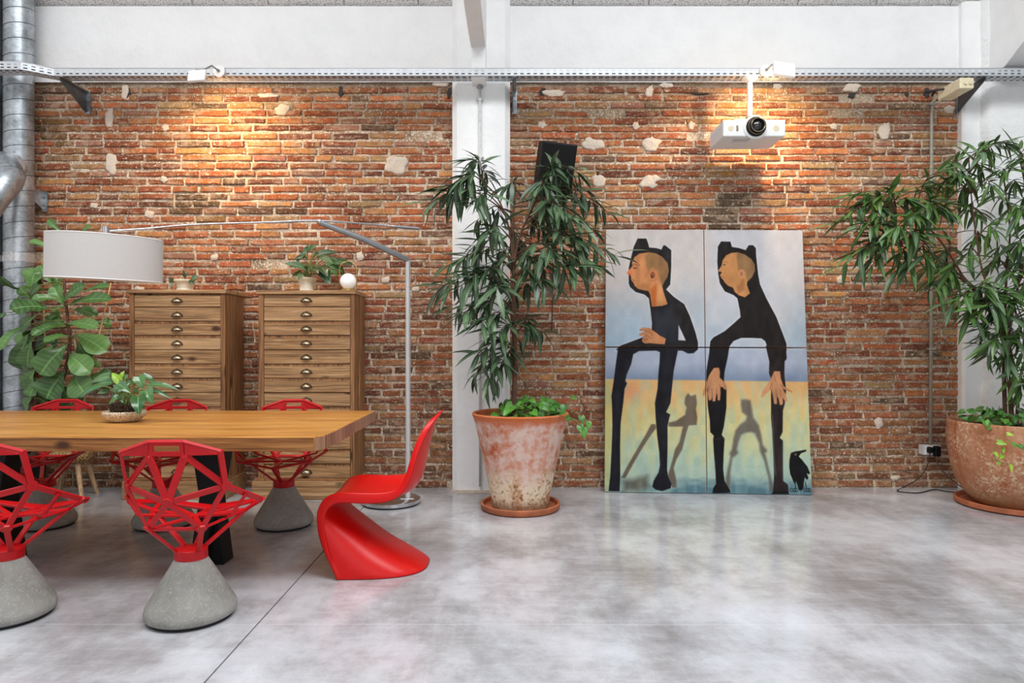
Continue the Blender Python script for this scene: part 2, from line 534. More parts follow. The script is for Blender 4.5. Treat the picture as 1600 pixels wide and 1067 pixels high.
M['leaf_young'] = m_leaf('young_leaf', (110, 160, 40), (170, 200, 60), 0.4)
M['ivy'] = m_leaf('ivy_leaf', (36, 84, 26), (88, 146, 50), 0.38)
M['fiddle'] = m_leaf('fiddle_leaf', (34, 66, 28), (92, 130, 66), 0.32, 5)
M['anthurium'] = m_leaf('glossy_heart_leaf', (40, 82, 44), (92, 132, 78), 0.2, 8)
M['stem'] = plain('green_stem', (110, 126, 56), 0.6)
M['cream'] = plain('cream_ceramic', (236, 226, 202), 0.45, var=0.05, scale=20)
M['opal'] = m_emit('opal_glass', (255, 252, 248), 0.12)
M['woven'] = None
M['plastic_white'] = plain('white_plastic', (240, 240, 238), 0.4, var=0.01)
M['plastic_cream'] = plain('cream_plastic', (226, 214, 180), 0.5, var=0.05)
M['plastic_grey'] = plain('grey_plastic', (205, 206, 208), 0.5, var=0.02)
M['glass_dark'] = plain('lens_glass', (26, 20, 16), 0.06, 0.0, 0.9)
M['conduit'] = plain('painted_conduit', (170, 166, 150), 0.4, 0.3)
M['conduit_w'] = plain('grey_white_conduit', (208, 208, 204), 0.4)
M['paint'] = m_vcol('oil_paint'); M['canvas_edge'] = plain('primed_canvas_edge', (210, 172, 140), 0.8)
def m_woven(name, a, b, sc):
    t = NT(name); v = t.pos('obj')
    vo = t.voro(v, sc)
    t.color(t.ramp(vo, [(0.15, a), (0.55, b), (0.85, tuple(x*0.6 for x in b))])).set(0.85, 0, 0.2).bump(vo, -0.9, 0.006)
    return t.m
M['woven'] = m_woven('woven_fibre', (240, 230, 208), (206, 188, 158), 170)
M['wicker'] = m_woven('seagrass_wicker', (206, 176, 128), (150, 116, 72), 90)
M['basket_dark'] = m_woven('dark_wicker', (92, 76, 60), (48, 38, 30), 110)
# ------------------------------------------------------------------ floor, ceiling, walls
fl = struct(MB().box(-6.0, 6.5, -5.0, WALL + 0.3, -0.12, -0.012).build('floor', M['joint'], origin=(0, 0, 0)))
for i, (x0, x1) in enumerate(((-6.0, -1.0635), (-1.0565, 6.5))):
    MB().box(x0, x1, -5.0, WALL + 0.2, -0.012, 0.0).build('floor_slab', M['floor'], fl, fix=False)

SL = 0.59
def zc(y): return 3.885 + (WALL - y) * SL
ce = struct(MB().prism([(-6, WALL + .3, zc(WALL) + .05 - .3*SL), (-6, 2.6, zc(2.6) + .05), (-6, 2.6, zc(2.6) + .15), (-6, WALL + .3, zc(WALL) + .15 - .3*SL)], (12.5, 0, 0)).build('ceiling', M['joint'], origin=(0, 0, 3)))
seams = [-6.0, -5.6, -5.0, -4.4, -3.8, -3.205, -2.57, -1.96, -1.35, -0.755, -0.13, 0.49, 1.10, 1.90, 2.30, 2.93, 3.53, 4.13, 4.73, 5.33, 6.3]
for a, b in zip(seams[:-1], seams[1:]):
    y0, y1 = 2.6, WALL + 0.2
    MB().prism([(a + .004, y1, zc(y1)), (a + .004, y0, zc(y0)), (a + .004, y0, zc(y0) + .049), (a + .004, y1, zc(y1) + .049)], (b - a - .008, 0, 0)).build('ceiling_panel', M['panel'], ce)

def wavy_face(x0, x1, z0, z1, y, step, amp, seed):
    """a slightly uneven vertical sheet facing the room"""
    nx = max(2, int((x1 - x0) / step)); nz = max(2, int((z1 - z0) / step))
    vs = []; fs = []
    for j in range(nz + 1):
        for i in range(nx + 1):
            x = x0 + (x1 - x0) * i / nx; z = z0 + (z1 - z0) * j / nz
            d = noise.fractal((x * 6 + seed, z * 6, seed), 0.8, 2.2, 4) * amp
            vs.append((x, y + d, z))
    for j in range(nz):
        for i in range(nx):
            a = j * (nx + 1) + i
            fs.append((a, a + 1, a + nx + 2, a + nx + 1))
    n = len(vs)
    return vs, fs

BR_TOP = 3.285
PAL = [((190, 110, 72), .30), ((204, 128, 82), .22), ((166, 92, 64), .15), ((208, 148, 96), .12), ((142, 86, 68), .07), ((130, 100, 80), .03), ((200, 158, 112), .04), ((178, 124, 102), .07)]
# local patches of odd masonry: px, py, rx, ry, colour
ODD = [(313, 325, 30, 26, (120, 92, 66)), (1140, 335, 32, 34, (112, 92, 74)), (445, 332, 28, 7, (110, 76, 56)), (90, 205, 14, 22, (168, 124, 80)), (330, 350, 20, 16, (176, 134, 84)), (1150, 118, 40, 12, (150, 106, 72))]
def brick_colour(x, z):
    px = 800 + x * F / WALL; py = YH - (z - H) * F / WALL
    r = R.random(); acc = 0; c = PAL[0][0]
    for col, w in PAL:
        acc += w
        if r < acc: c = col; break
    c = list(c)
    for ox, oy, rx, ry, oc in ODD:
        if abs(px - ox) < rx and abs(py - oy) < ry: c = list(oc)
    # lower wall's dimmer light put into duller, browner bricks; also duller below the beam
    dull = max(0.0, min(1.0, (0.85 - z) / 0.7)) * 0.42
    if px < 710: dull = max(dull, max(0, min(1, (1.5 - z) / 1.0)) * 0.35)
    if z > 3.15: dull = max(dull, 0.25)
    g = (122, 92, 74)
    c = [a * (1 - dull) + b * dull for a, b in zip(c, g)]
    k = 0.86 + 0.26 * R.random()
    return [min(255, a * k) for a in c]

def brick_mesh(L, h, col):
    out = R.uniform(0.008, 0.017); tilt = R.uniform(-.003, .003)
    e = lambda k=1.0: R.uniform(-.0045, .0045) * k
    base = [(-.5, -.5), (-.25, -.5), (.05, -.5), (.28, -.5), (.5, -.5), (.5, .5), (.26, .5), (.0, .5), (-.27, .5), (-.5, .5)]
    rim = [(x * L + e(), z * h + e(.8)) for x, z in base]
    vs = []; cs = []; n = 10
    C = lambda lo, hi: lin([min(255, q * R.uniform(lo, hi)) for q in col])
    for x, z in rim: vs.append((x * 1.004, .012, z * 1.02)); cs.append(C(.9, 1.0))
    for x, z in rim: vs.append((x, -out + R.uniform(.003, .0065) + tilt * x / L * 2, z)); cs.append(C(.92, 1.05))
    for x, z in rim:
        ix = x - math.copysign(min(.006, abs(x)), x) * (abs(x) > .4 * L); iz = z - math.copysign(.0055, z)
        vs.append((ix, -out + R.uniform(-.0006, .0008) + tilt * x / L * 2, iz)); cs.append(C(.95, 1.06))
    fs = []
    for k in range(n):
        k2 = (k + 1) % n
        fs.append((k, k2, k2 + n, k + n)); fs.append((k + n, k2 + n, k2 + 2 * n, k + 2 * n))
    fs.append(tuple(range(2 * n, 3 * n)))
    return vs, fs, cs

HID = [(195, 450, 390, 780), (398, 450, 575, 780), (948, 360, 1262, 780), (735, 640, 892, 780), (40, 420, 165, 660), (0, 642, 580, 705), (84, 368, 246, 440), (1490, 660, 1600, 800), (0, 0, 52, 800)]
def brick_wall(name, x0, x1, seed):
    global R
    R = random.Random(seed)
    vs, fs = wavy_face(x0, x1, 0, BR_TOP, WALL, 0.028, 0.005, seed)
    w = MB(); w.add(vs, fs)
    n = len(w.v)
    w.box(x0, x1, WALL + 0.02, WALL + 0.2, 0, BR_TOP)
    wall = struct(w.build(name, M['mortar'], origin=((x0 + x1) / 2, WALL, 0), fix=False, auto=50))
    wo = origin_of(wall)
    bricks = []
    z = 0.012; row = 0
    while z + 0.045 < BR_TOP + .01:
        pitch = 0.0612 + R.uniform(-.0016, .0016)
        h = 0.0425 + R.uniform(-.0035, .004)
        x = x0 + R.uniform(-.28, 0)
        sag = R.uniform(-.002, .002)
        while x < x1:
            q = R.random()
            L = R.uniform(.255, .285) if q < .70 else (R.uniform(.12, .15) if q < .88 else R.uniform(.17, .24))
            a, b = max(x, x0 + .002), min(x + L, x1 - .002)
            j = R.uniform(.014, .026)
            if b - a > 0.045:
                cx = (a + b) / 2; cz = z + h / 2 + sag + R.uniform(-.002, .002) + .003 * math.sin(cx * 1.3 + row)
                if R.random() > 0.012:
                    bricks.append((cx, cz, b - a, h * R.uniform(.9, 1.06)))
            x += L + j
        z += pitch; row += 1
    def score(bk):
        cx, cz, L, h = bk
        px = 800 + cx * F / WALL; py = YH - (cz - H) * F / WALL
        hid = any(a < px < c and b < py < d for a, b, c, d in HID)
        return (0 if hid else 10) + L * 10 + R.random() * .6
    order = sorted(range(len(bricks)), key=lambda i: -score(bricks[i]))
    top = set(order[:300])
    rest = MB()
    for i, (cx, cz, L, h) in enumerate(bricks):
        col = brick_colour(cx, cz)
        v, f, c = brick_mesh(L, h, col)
        rot = R.uniform(-.006, .006)
        ca, sa = math.cos(rot), math.sin(rot)
        v = [(a * ca - d * sa, b, a * sa + d * ca) for a, b, d in v]
        if i in top:
            m = MB(); m.add(v, f, c)
            me = m.mesh('brick', M['brick'], False)
            o = bpy.data.objects.new('brick', me); COL.objects.link(o); o.parent = wall
            o.location = Vector((cx, WALL, cz)) - wo
        else:
            rest.add([(a + cx, b + WALL, d + cz) for a, b, d in v], f, c)
    ro = rest.build('brickwork', M['brick'], wall, smooth=False, fix=False)
    ro['kind'] = 'stuff'
    return wall

wl = brick_wall('wall_back_left', -4.35, -0.46, 11)
wr = brick_wall('wall_back_right', -0.12, 3.70, 23)

# plaster remnants and open sockets left in the brickwork: px, py, width px, height px, dark hole?
def blob(px, py, w, h, th=0.006):
    c = P(px, py, WALL); s = WALL / F
    n = 14; m = MB(); n = 18
    ph = R.uniform(0, 9)
    rings = []
    for k, rr in enumerate((1.0, 0.75, 0.35)):
        rings.append([(c.x + math.cos(t * 2 * math.pi / n) * w / 2 * s * rr * (1 + .5 * noise.noise((math.cos(t * .349) * 1.7, ph, math.sin(t * .349) * 1.7))),
                       WALL - 0.010 - th * (1 - rr * rr) * .9 - .004, c.z + math.sin(t * 2 * math.pi / n) * h / 2 * s * rr * (1 + .5 * noise.noise((math.cos(t * .349) * 1.7, ph, math.sin(t * .349) * 1.7)))) for t in range(n)])
    vs = [(x, WALL + .005, z) for x, y, z in rings[0]]
    for r in rings: vs += r
    vs.append((c.x, WALL - .014 - th, c.z))
    fs = []
    for k in range(3):
        for t in range(n):
            t2 = (t + 1) % n
            fs.append((k*n + t, k*n + t2, (k+1)*n + t2, (k+1)*n + t))
    for t in range(n): fs.append((3*n + t, 3*n + (t + 1) % n, 4*n))
    m.add(vs, fs)
    return m
for wall, lst in ((wl, [(173, 186, 13, 32), (175, 258, 17, 34), (197, 145, 12, 24), (619, 260, 34, 30), (234, 336, 14, 12), (563, 401, 11, 15), (604, 437, 13, 11), (651, 451, 13, 10), (257, 281, 12, 10), (218, 451, 16, 7), (337, 402, 12, 10), (688, 132, 24, 10), (442, 172, 24, 16), (260, 200, 12, 10), (148, 322, 12, 9), (420, 150, 30, 8)]),
                  (wr, [(925, 226, 36, 20), (1018, 226, 30, 22), (935, 284, 22, 20), (1016, 284, 32, 24), (847, 196, 16, 12), (993, 197, 11, 12), (1080, 197, 11, 12), (1015, 143, 12, 20), (1302, 198, 11, 12), (1382, 206, 18, 26), (1330, 138, 26, 16), (1214, 136, 16, 9), (1313, 437, 12, 13), (866, 146, 34, 11), (1040, 134, 22, 9), (1372, 660, 12, 18), (1398, 746, 14, 7), (1483, 172, 18, 12)])):
    for a in lst:
        blob(*a).build('plaster_patch', M['patch'], wall, smooth=True)
for wall, lst in ((wl, [(201, 147, 9, 17), (533, 144, 8, 17), (702, 146, 6, 18)]), (wr, [(848, 144, 10, 12), (1447, 146, 9, 20), (1330, 150, 10, 8), (1094, 146, 26, 5), (1416, 148, 5, 8)])):
    for a in lst:
        blob(*a, th=0.001).build('putlog_hole', M['joint'], wall, smooth=True)

# beam over the brick wall
be = struct(MB().box(-4.6, 6.0, WALL - 0.012, WALL + 0.2, BR_TOP, 4.0).build('ceiling_beam', M['white']))
bt = MB(); v, f = wavy_face(-4.6, 6.0, BR_TOP - .012, 3.885, WALL - 0.025, .06, .006, 3.3); bt.add(v, f)
bt.build('plaster_face', M['white'], be, smooth=True)

# pillars
def pillar(name, x0, x1, y, mat, ch=0.03, top=3.9, seed=1.0):
    m = MB(); c = ch
    m.prism([(x0, WALL + .1, 0), (x0, y + c, 0), (x0 + c, y, 0), (x1 - c, y, 0), (x1, y + c, 0), (x1, WALL + .1, 0)], (0, 0, top))
    o = struct(m.build(name, mat, bevel=.004))
    return o
XP0, XP1 = P(706, 0, 5.36).x, P(797, 0, 5.36).x
pl = pillar('pillar', XP0, XP1, 5.36, M['white'], .04)
pl.name = 'pillar'
v, f = wavy_face(XP0 + .04, XP1 - .04, 0.0, 3.9, 5.354, .03, .004, 8.1)
mm = MB(); mm.add(v, f); mm.build('plaster_face', M['white'], pl, smooth=True)
mm = MB(); mm.prism([(XP0 - .01, 5.37, 0), (XP0 + .02, 5.335, 0), (XP1 - .02, 5.335, 0), (XP1 + .004, 5.37, 0)], (0, 0, .02))
mm.build('floor_fillet', M['patch'], pl)
XR = P(1505, 0, 5.45).x
pillar('pillar', XR, 6.0, 5.45, M['white'], .02)
m = MB(); xe = P(1545, 0, 5.37).x
n = 60; vs = []; fs = []
for k in range(n + 1):
    z = 3.9 * k / n
    e = xe + .02 * noise.fractal((z * 5, 1, 2), .7, 2, 4)
    vs += [(e - .01, 5.452, z), (e + .006, 5.40 + .008 * noise.noise((z * 9, 0, 0)), z), (e + .035, 5.378, z), (e + .5, 5.37 + .01 * noise.noise((z * 3, 5, 0)), z), (6.0, 5.37, z)]
for k in range(n):
    for j in range(4): a = k*5 + j; fs.append((a, a + 1, a + 6, a + 5))
m.add(vs, fs); m.box(xe + .05, 6.0, 5.39, 5.5, 0, 3.89)
struct(m.build('pillar_casing', M['white_rough'], fix=False, smooth=True))

# haunched rafters
def rafter(x0, x1, prof):
    m = MB(); m.prism([(x0, a, b) for a, b in prof], (x1 - x0, 0, 0))
    return struct(m.build('rafter', M['white'], bevel=.006))
rafter(-.312, -.20, [(5.36, 3.18), (5.20, 3.19), (5.17, 3.41), (4.75, 3.375), (4.2, 3.36), (3.6, 3.75), (2.6, 4.6), (2.6, 6.2), (WALL, zc(WALL) + .3), (WALL, 3.3)])
rafter(3.77, 3.95, [(5.3, 3.27), (5.22, 3.29), (5.04, 3.39), (4.6, 3.9), (4.2, 4.2), (2.6, 5.0), (2.6, 6.2), (WALL, zc(WALL) + .3), (WALL, 3.3)])

# side wall on the left, behind the ducts
struct(MB().box(-4.75, -4.55, 1.0, WALL + .2, 0, 4.6).build('wall_left', M['white']))

# ------------------------------------------------------------------ ducts
def duct(label, px, Z, r, z0, z1, mat, tapes=()):
    x = (px - 800) * Z / F
    t = thing('ventilation_duct', label, 'duct', (x, Z, z0))
    m = MB(); m.tube([(x, Z, z0), (x, Z, z1)], r, 28)
    m.build('duct_pipe', mat, t, auto=40)
    path = []; z = z0; k = 0
    while z < z1:
        a = k * 2 * math.pi / 20
        path.append((x + math.cos(a) * (r + .001), Z + math.sin(a) * (r + .001), z)); z += .118 / 20; k += 1
    mm = MB(); mm.tube(path, .0028, 5); s = mm.build('spiral_seam', M['galv_dark'], t, smooth=True)
    for zz, hh in tapes:
        mm = MB(); mm.tube([(x, Z, zz - hh/2), (x, Z, zz + hh/2)], r + .003, 28); mm.build('foil_tape', M['foil'], t, auto=40)
    return t, x
d1, dx = duct('vertical spiral steel duct with an elbow branch beside the brick wall', 29.5, 5.335, .102, 0.0, 4.6, M['galv'], ((1.835, .07),))
duct('darker spiral duct at the left frame edge, behind the elbowed duct', -13, 5.36, .105, 0.0, 4.6, M['galv_dark'], ((1.83, .05),))
m = MB()
cz0 = P(0, 262, 5.3).z
ep = []
for k in range(13):
    a = k / 12
    ang = a * math.radians(62)
    base = Vector((dx, 5.27, cz0 + .02)); dirh = Vector((-.42, -.90, 0)).normalized()
    rr = .24
    ep.append(base + dirh * (.10 + rr * math.sin(ang)) + Vector((0, 0, -rr * (1 - math.cos(ang)))))
last = (ep[-1] - ep[-2]).normalized()
ep = [Vector((dx, 5.30, cz0 + .02))] + ep + [ep[-1] + last * .7]
ep = smooth_path([(dx, 5.32, cz0 - .02), (dx - .01, 5.2, cz0 - .0), P(16, 276, 5.10), P(3, 294, 5.03), P(-14, 316, 4.98), P(-34, 342, 4.95)], 3)
m.tube(ep, [.100] * 3 + [.096] * (len(ep) - 3), 26)
el = m.build('elbow', M['galv'], d1, auto=60)
for i in (6, 9, 13):
    dd = (ep[i] - ep[i-1]).normalized()
    MB().tube([ep[i] - dd*.004, ep[i] + dd*.004], .0985, 26).build('elbow_seam', M['galv'], el, auto=40)
dd = (ep[1] - ep[0]).normalized()
MB().tube([ep[1] - dd*.0, ep[2], ep[2] + dd*.03], [.108, .112, .099], 26).build('foil_collar', M['foil'], el, auto=60)

# pipe support bracket on wall
bt = thing('wall_bracket', 'small galvanised angle bracket on the bricks right of the spiral duct', 'bracket', P(58, 330, WALL - .03))
m = MB(); a = P(66, 299, WALL - .03); b = P(74, 331, WALL - .03)
m.box(a.x, b.x, WALL - .035, WALL - .022, b.z, a.z); m.build('plate', M['galv'], bt)
m = MB(); m.prism([(a.x + .003, WALL - .035, b.z + .02), (a.x + .003, WALL - .035, a.z), (a.x + .003, 5.25, a.z), (a.x + .003, 5.25, a.z - .03)], (.006, 0, 0)); m.build('gusset', M['galv'], bt)
for zz in (.3, .7):
    MB().sphere((a.x + .02, WALL - .037, a.z * zz + b.z * (1 - zz)), .007, 8, 5).build('bolt', M['galv_dark'], bt)

# ------------------------------------------------------------------ cable tray
TZ0, TZ1 = 3.195, 3.250
def perforated(m, p, q, z0, z1, pitch, first=True):
    """a vertical strip from p to q with two rows of slots"""
    p = Vector((p[0], p[1])); q = Vector((q[0], q[1])); L = (q - p).length; d = (q - p) / L
    n = int(L / pitch); rest = (L - n * pitch) / 2
    rows = [z0, z0 + .010, z0 + .0185, z0 + .032, z0 + .0405, z1]
    cols = [0.0]; hole = []
    cols.append(rest); hole.append(False)
    for k in range(n):
        cols.append(rest + k * pitch + pitch * .26); hole.append(False)
        cols.append(rest + k * pitch + pitch * .78); hole.append(True)
    cols.append(L); hole.append(False)
    vs = []; fs = []
    for c in cols:
        for r in rows: vs.append((p.x + d.x * c, p.y + d.y * c, r))
    for i, hl in enumerate(hole):
        for j in range(5):
            if hl and j in (1, 3): continue
            a = i * 6 + j
            fs.append((a, a + 6, a + 7, a + 1))
    m.add(vs, fs)
tray = thing('cable_tray', 'long galvanised perforated cable tray running across the wall below the white beam', 'cable tray', (0, 5.2, TZ0))
front = [(-4.5, 5.05), (P(32, 0, 5.05).x, 5.05), (P(84, 0, 5.17).x, 5.17), (5.5, 5.17)]
m = MB()
for a, b in zip(front[:-1], front[1:]): perforated(m, a, b, TZ0, TZ1, .0495)
m.build('side_rail', M['tray'], tray, solid=.002, fix=False)
back = [(x, y + .115) for x, y in front]
m = MB()
for a, b in zip(back[:-1], back[1:]): perforated(m, a, b, TZ0, TZ1, .0495)
m.build('side_rail', M['tray'], tray, solid=.002, fix=False)
m = MB()
for (a, b), (c, d) in zip(zip(front[:-1], front[1:]), zip(back[:-1], back[1:])):
    A, B, C_, D_ = [Vector(v) for v in (a, b, c, d)]
    L = (B - A).length; n = max(1, int(L / .0495))
    for k in range(n):
        t0, t1, t2 = k / n, (k + .35) / n, (k + 1) / n
        def pt(s, t):
            o = A.lerp(B, s).lerp(C_.lerp(D_, s), t); return (o.x, o.y, TZ0)
        m.add([pt(t0,0), pt(t1,0), pt(t1,1), pt(t0,1)], [(0,1,2,3)])
        for u0, u1 in ((0, .14), (.34, .46), (.58, .70), (.88, 1)):
            m.add([pt(t1,u0), pt(t2,u0), pt(t2,u1), pt(t1,u1)], [(0,1,2,3)])
m.build('tray_bottom', M['tray'], tray, solid=.002, fix=False)
m = MB()
for pts_, zz in ((front, TZ1), (back, TZ1)):
    for a, b in zip(pts_[:-1], pts_[1:]): m.tube([(a[0], a[1], zz), (b[0], b[1], zz)], .0035, 6)
m.build('rolled_edge', M['tray'], tray, smooth=True)
for k, (yy, zz, r) in enumerate(((.03, .016, .011), (.055, .014, .010), (.08, .017, .012), (.045, .036, .010), (.07, .036, .011))):
    m = MB(); m.tube([(x, y + yy, TZ0 + zz + .002 * math.sin(x * 5 + k)) for x, y in [(-4.4, 5.05), front[1], front[2], (-2, 5.17), (0, 5.17), (2, 5.17), (5.4, 5.17)]], r, 6)
    m.build('cable', M['cable'], tray, smooth=True)

def tray_bracket(px, label):
    x = (px - 800) * 5.17 / F
    t = thing('cantilever_bracket', label, 'bracket', (x, WALL, 3.0))
    m = MB(); m.prism([(x, 5.17, TZ0 - .003), (x, 5.17, TZ0 - .028), (x, WALL - .028, TZ0 - .175), (x, WALL - .028, TZ0 - .003)], (.005, 0, 0))
    m.build('arm', M['galv_dark'], t)
    m = MB(); m.box(x - .004, x + .035, WALL - .034, WALL - .022, TZ0 - .18, TZ0 - .0); m.build('wall_plate', M['galv'], t)
    m = MB(); m.box(x - .002, x + .028, 5.17, WALL - .03, TZ0 - .008, TZ0 - .003); m.build('flange', M['galv'], t)
    for z in (.035, .075, .13):
        MB().sphere((x + .02, WALL - .036, TZ0 - z), .006, 8, 5).build('bolt', M['galv'], t)
    return t
tray_bracket(92, 'steel cantilever bracket holding the cable tray near the spiral ducts')
tray_bracket(801, 'steel cantilever bracket seen edge-on just right of the central white pillar')
tray_bracket(1540, 'steel cantilever bracket beside the cream junction box at the right end')

# cream junction box
jb = thing('junction_box', 'cream plastic junction box under the cable tray, upper right corner', 'junction box', P(1503, 146, 5.05))
a = P(1500, 146, 5.0); b = P(1522, 121, 5.0)
m = MB(); m.box(a.x, b.x, 5.0, 5.26, P(0, 138, 5.0).z, P(0, 121, 5.0).z); m.build('housing', M['plastic_cream'], jb, bevel=.006)
for px in (1508, 1516):
    c = P(px, 129, 5.0); m = MB(); m.tube([(c.x, 5.0, c.z - .002), (c.x, 4.99, c.z - .002)], .013, 14); m.build('cable_gland', M['plastic_cream'], jb, auto=40)
m = MB(); p0 = P(1496, 134, 5.2); m.tube([(a.x, 5.18, a.z + .10), (a.x - .07, 5.3, a.z + .12), P(1462, 140, 5.45), P(1456, 150, 5.49)], .008, 8); m.build('cable', M['cable'], jb, smooth=True)

# ------------------------------------------------------------------ wall-washing floodlights on the tray
def flood(label, hx, hy, cx, cy, tilt, power, sz=27):
    c = P(cx, cy, 5.15); h = P(hx, hy, 4.98)
    t = thing('floodlight', label, 'floodlight', c)
    m = MB(); m.tube([(c.x, 5.165, c.z), (c.x, 5.145, c.z)], .045, 28); m.build('canopy', M['plastic_white'], t, auto=40, bevel=.003)
    m = MB(); m.tube([(c.x, 5.146, c.z), (c.x, 5.135, c.z)], .012, 14); m.build('screw_cap', M['alu'], t, auto=40)
    top = h + Vector((-.03 if hx > cx else .03, .02, .052))
    m = MB(); m.tube([(c.x, 5.14, c.z), (c.x + (top.x - c.x) * .3, 5.07, c.z + .008), top, top + Vector((.05 if hx > cx else -.05, 0, 0))], .0065, 8); m.build('arm', M['alu'], t, smooth=True)
    hs = sz / 2 * 4.98 / F
    rot = Matrix.Translation(h) @ Matrix.Rotation(math.radians(tilt), 4, 'Y') @ Matrix.Rotation(math.radians(-22), 4, 'X')
    m = MB(); m.box(-hs, hs, -.012, .012, -hs * .78, hs * .78); m.v = [tuple(rot @ Vector(v)) for v in m.v]
    hd = m.build('lamp_head', M['plastic_white'], t, bevel=.004)
    m = MB(); m.box(-hs * .85, hs * .85, .0125, .015, -hs * .62, hs * .62); m.v = [tuple(rot @ Vector(v)) for v in m.v]
    m.build('led_panel', M['led'], hd)
    d = bpy.data.lights.new('floodlight_beam', 'AREA'); d.shape = 'RECTANGLE'; d.size = hs * .8; d.size_y = hs * .5; d.energy = power; d.color = (1.0, .70, .36)
    d.spread = math.radians(150)
    o = bpy.data.objects.new('floodlight_beam', d); COL.objects.link(o); o.parent = t
    pos = rot @ Vector((0, .022, 0)); o.location = pos - c
    o.rotation_euler = (Vector((h.x + .12 if hx < 800 else h.x - .12, WALL, 2.45)) - pos).to_track_quat('-Z', 'Y').to_euler()
    return t
M['led'] = m_emit('warm_led_panel', (255, 214, 160), 4.0)
flood('white square floodlight on the tray above the left chest of drawers', 308, 119, 342, 111, -4, 11)
flood('white square floodlight on the tray just above the projector', 1225, 109, 1197, 110, 8, 14, 34)
# ------------------------------------------------------------------ conduits, socket, speaker, projector
t = thing('conduit', 'thin vertical conduit pipe running down the face of the central white pillar', 'conduit', P(750, 640, 5.33))
x = P(750, 0, 5.33).x
m = MB(); m.tube([(x, 5.335, .05), (x, 5.335, 3.19)], .010, 10); m.build('pipe', M['conduit_w'], t, smooth=True)
for py in (155, 246):
    z = P(0, py, 5.33).z
    m = MB(); m.box(x - .028, x + .028, 5.325, 5.35, z - .008, z + .008); c = m.build('pipe_clamp', M['conduit_w'], t, bevel=.003)
    for s in (-1, 1): MB().sphere((x + s * .022, 5.323, z), .005, 8, 5).build('screw', M['alu'], c)
m = MB(); m.sphere((x, 5.335, 3.17), .026, 10, 6, (1, 1, .6)); m.build('cap', M['alu'], t)

t = thing('conduit', 'grey metal conduit pipe on the bricks, dropping to the wall socket', 'conduit', P(1455, 695, 5.47))
x = P(1455.5, 0, 5.475).x
m = MB(); m.tube([(x + .03, 5.475, 3.15), (x + .006, 5.475, 3.08), (x, 5.475, 3.0), (x - .008, 5.475, H - (695 - YH) * 5.475 / F)], .0135, 10); m.build('pipe', M['conduit'], t, smooth=True)
for py in (163, 545):
    z = P(0, py, 5.47).z
    m = MB(); m.box(x - .03, x + .026, 5.458, 5.50, z - .008, z + .008); m.build('pipe_clamp', M['conduit'], t, bevel=.003)

a = P(1443, 711, 5.45); b = P(1470, 696, 5.45)
so = thing('wall_socket', 'grey and white surface socket box with two black plugs on the brick wall', 'socket', (a.x, 5.45, a.z))
m = MB(); m.box(a.x, b.x, 5.45, WALL - .01, a.z, b.z); m.build('back_box', M['plastic_grey'], so, bevel=.004)
m = MB(); m.box(a.x + .012, b.x - .004, 5.443, 5.45, a.z + .005, b.z - .003); m.build('face_plate', M['plastic_white'], so, bevel=.002)
def plug(px, py, w, h, label, path, pal):
    c = P(px, py, 5.42); s = 5.42 / F
    t = thing('power_plug', label, 'plug', c)
    m = MB(); m.box(c.x - w/2*s, c.x + w/2*s, 5.40, 5.443, c.z - h/2*s, c.z + h/2*s); m.build('plug_body', M['blackplastic'], t, bevel=.012)
    m = MB(); m.tube(path, .0042, 8); m.build('power_cord', M['cable'] if pal == 0 else M['cord_two'], t, smooth=True)
M['cord_two'] = plain('worn_grey_cord', (92, 84, 78), 0.6, var=.3)
def fp(px, py): 
    z = floorZ(py); return Vector(((px - 800) * z / F, z, .006))
plug(1453, 703, 7, 10, 'small round black plug in the left outlet, cord looping over the floor', smooth_path([P(1453, 708, 5.40), P(1451, 722, 5.40), P(1437, 746, 5.40), fp(1412, 762), fp(1402, 767.5), fp(1412, 770), fp(1436, 771), fp(1460, 766), fp(1480, 769), fp(1508, 771)]), 0)
plug(1464, 705, 10, 17, 'larger black square plug in the right outlet, cord going behind the bowl pot', smooth_path([P(1463, 713, 5.40), P(1467, 728, 5.42), P(1480, 743, 5.42), P(1492, 753, 5.40), P(1506, 764, 5.36)]), 1)

# loudspeaker
c = P(867, 266, 5.30)
sp = thing('loudspeaker', 'black wall-mounted loudspeaker tilted down, behind the top of the central tree', 'loudspeaker', c)
rot = Matrix.Translation(c) @ Matrix.Rotation(math.radians(7), 4, 'Y') @ Matrix.Rotation(math.radians(14), 4, 'X') @ Matrix.Rotation(math.radians(9), 4, 'Z')
def rb(m, r): m.v = [tuple(r @ Vector(v)) for v in m.v]; return m
rb(MB().box(-.135, .135, -.09, .13, -.205, .205), rot).build('cabinet', M['blackplastic'], sp, bevel=.012)
g = rb(MB().box(-.125, .125, -.1, -.092, -.195, .195), rot).build('grille', M['black'], sp, bevel=.004)
MB().bar(rot @ Vector((0, .12, 0)), (c.x, WALL - .03, c.z + .02), .05, .05).build('mount_arm', M['black'], sp)
MB().box(c.x - .05, c.x + .05, WALL - .035, WALL - .02, c.z - .05, c.z + .08).build('wall_plate', M['black'], sp)
m = MB(); m.tube(smooth_path([P(866, 300, 5.4), P(862, 330, 5.47), P(864, 400, 5.49), P(862, 520, 5.49)]), .004, 6); m.build('speaker_cable', M['cable'], sp, smooth=True)

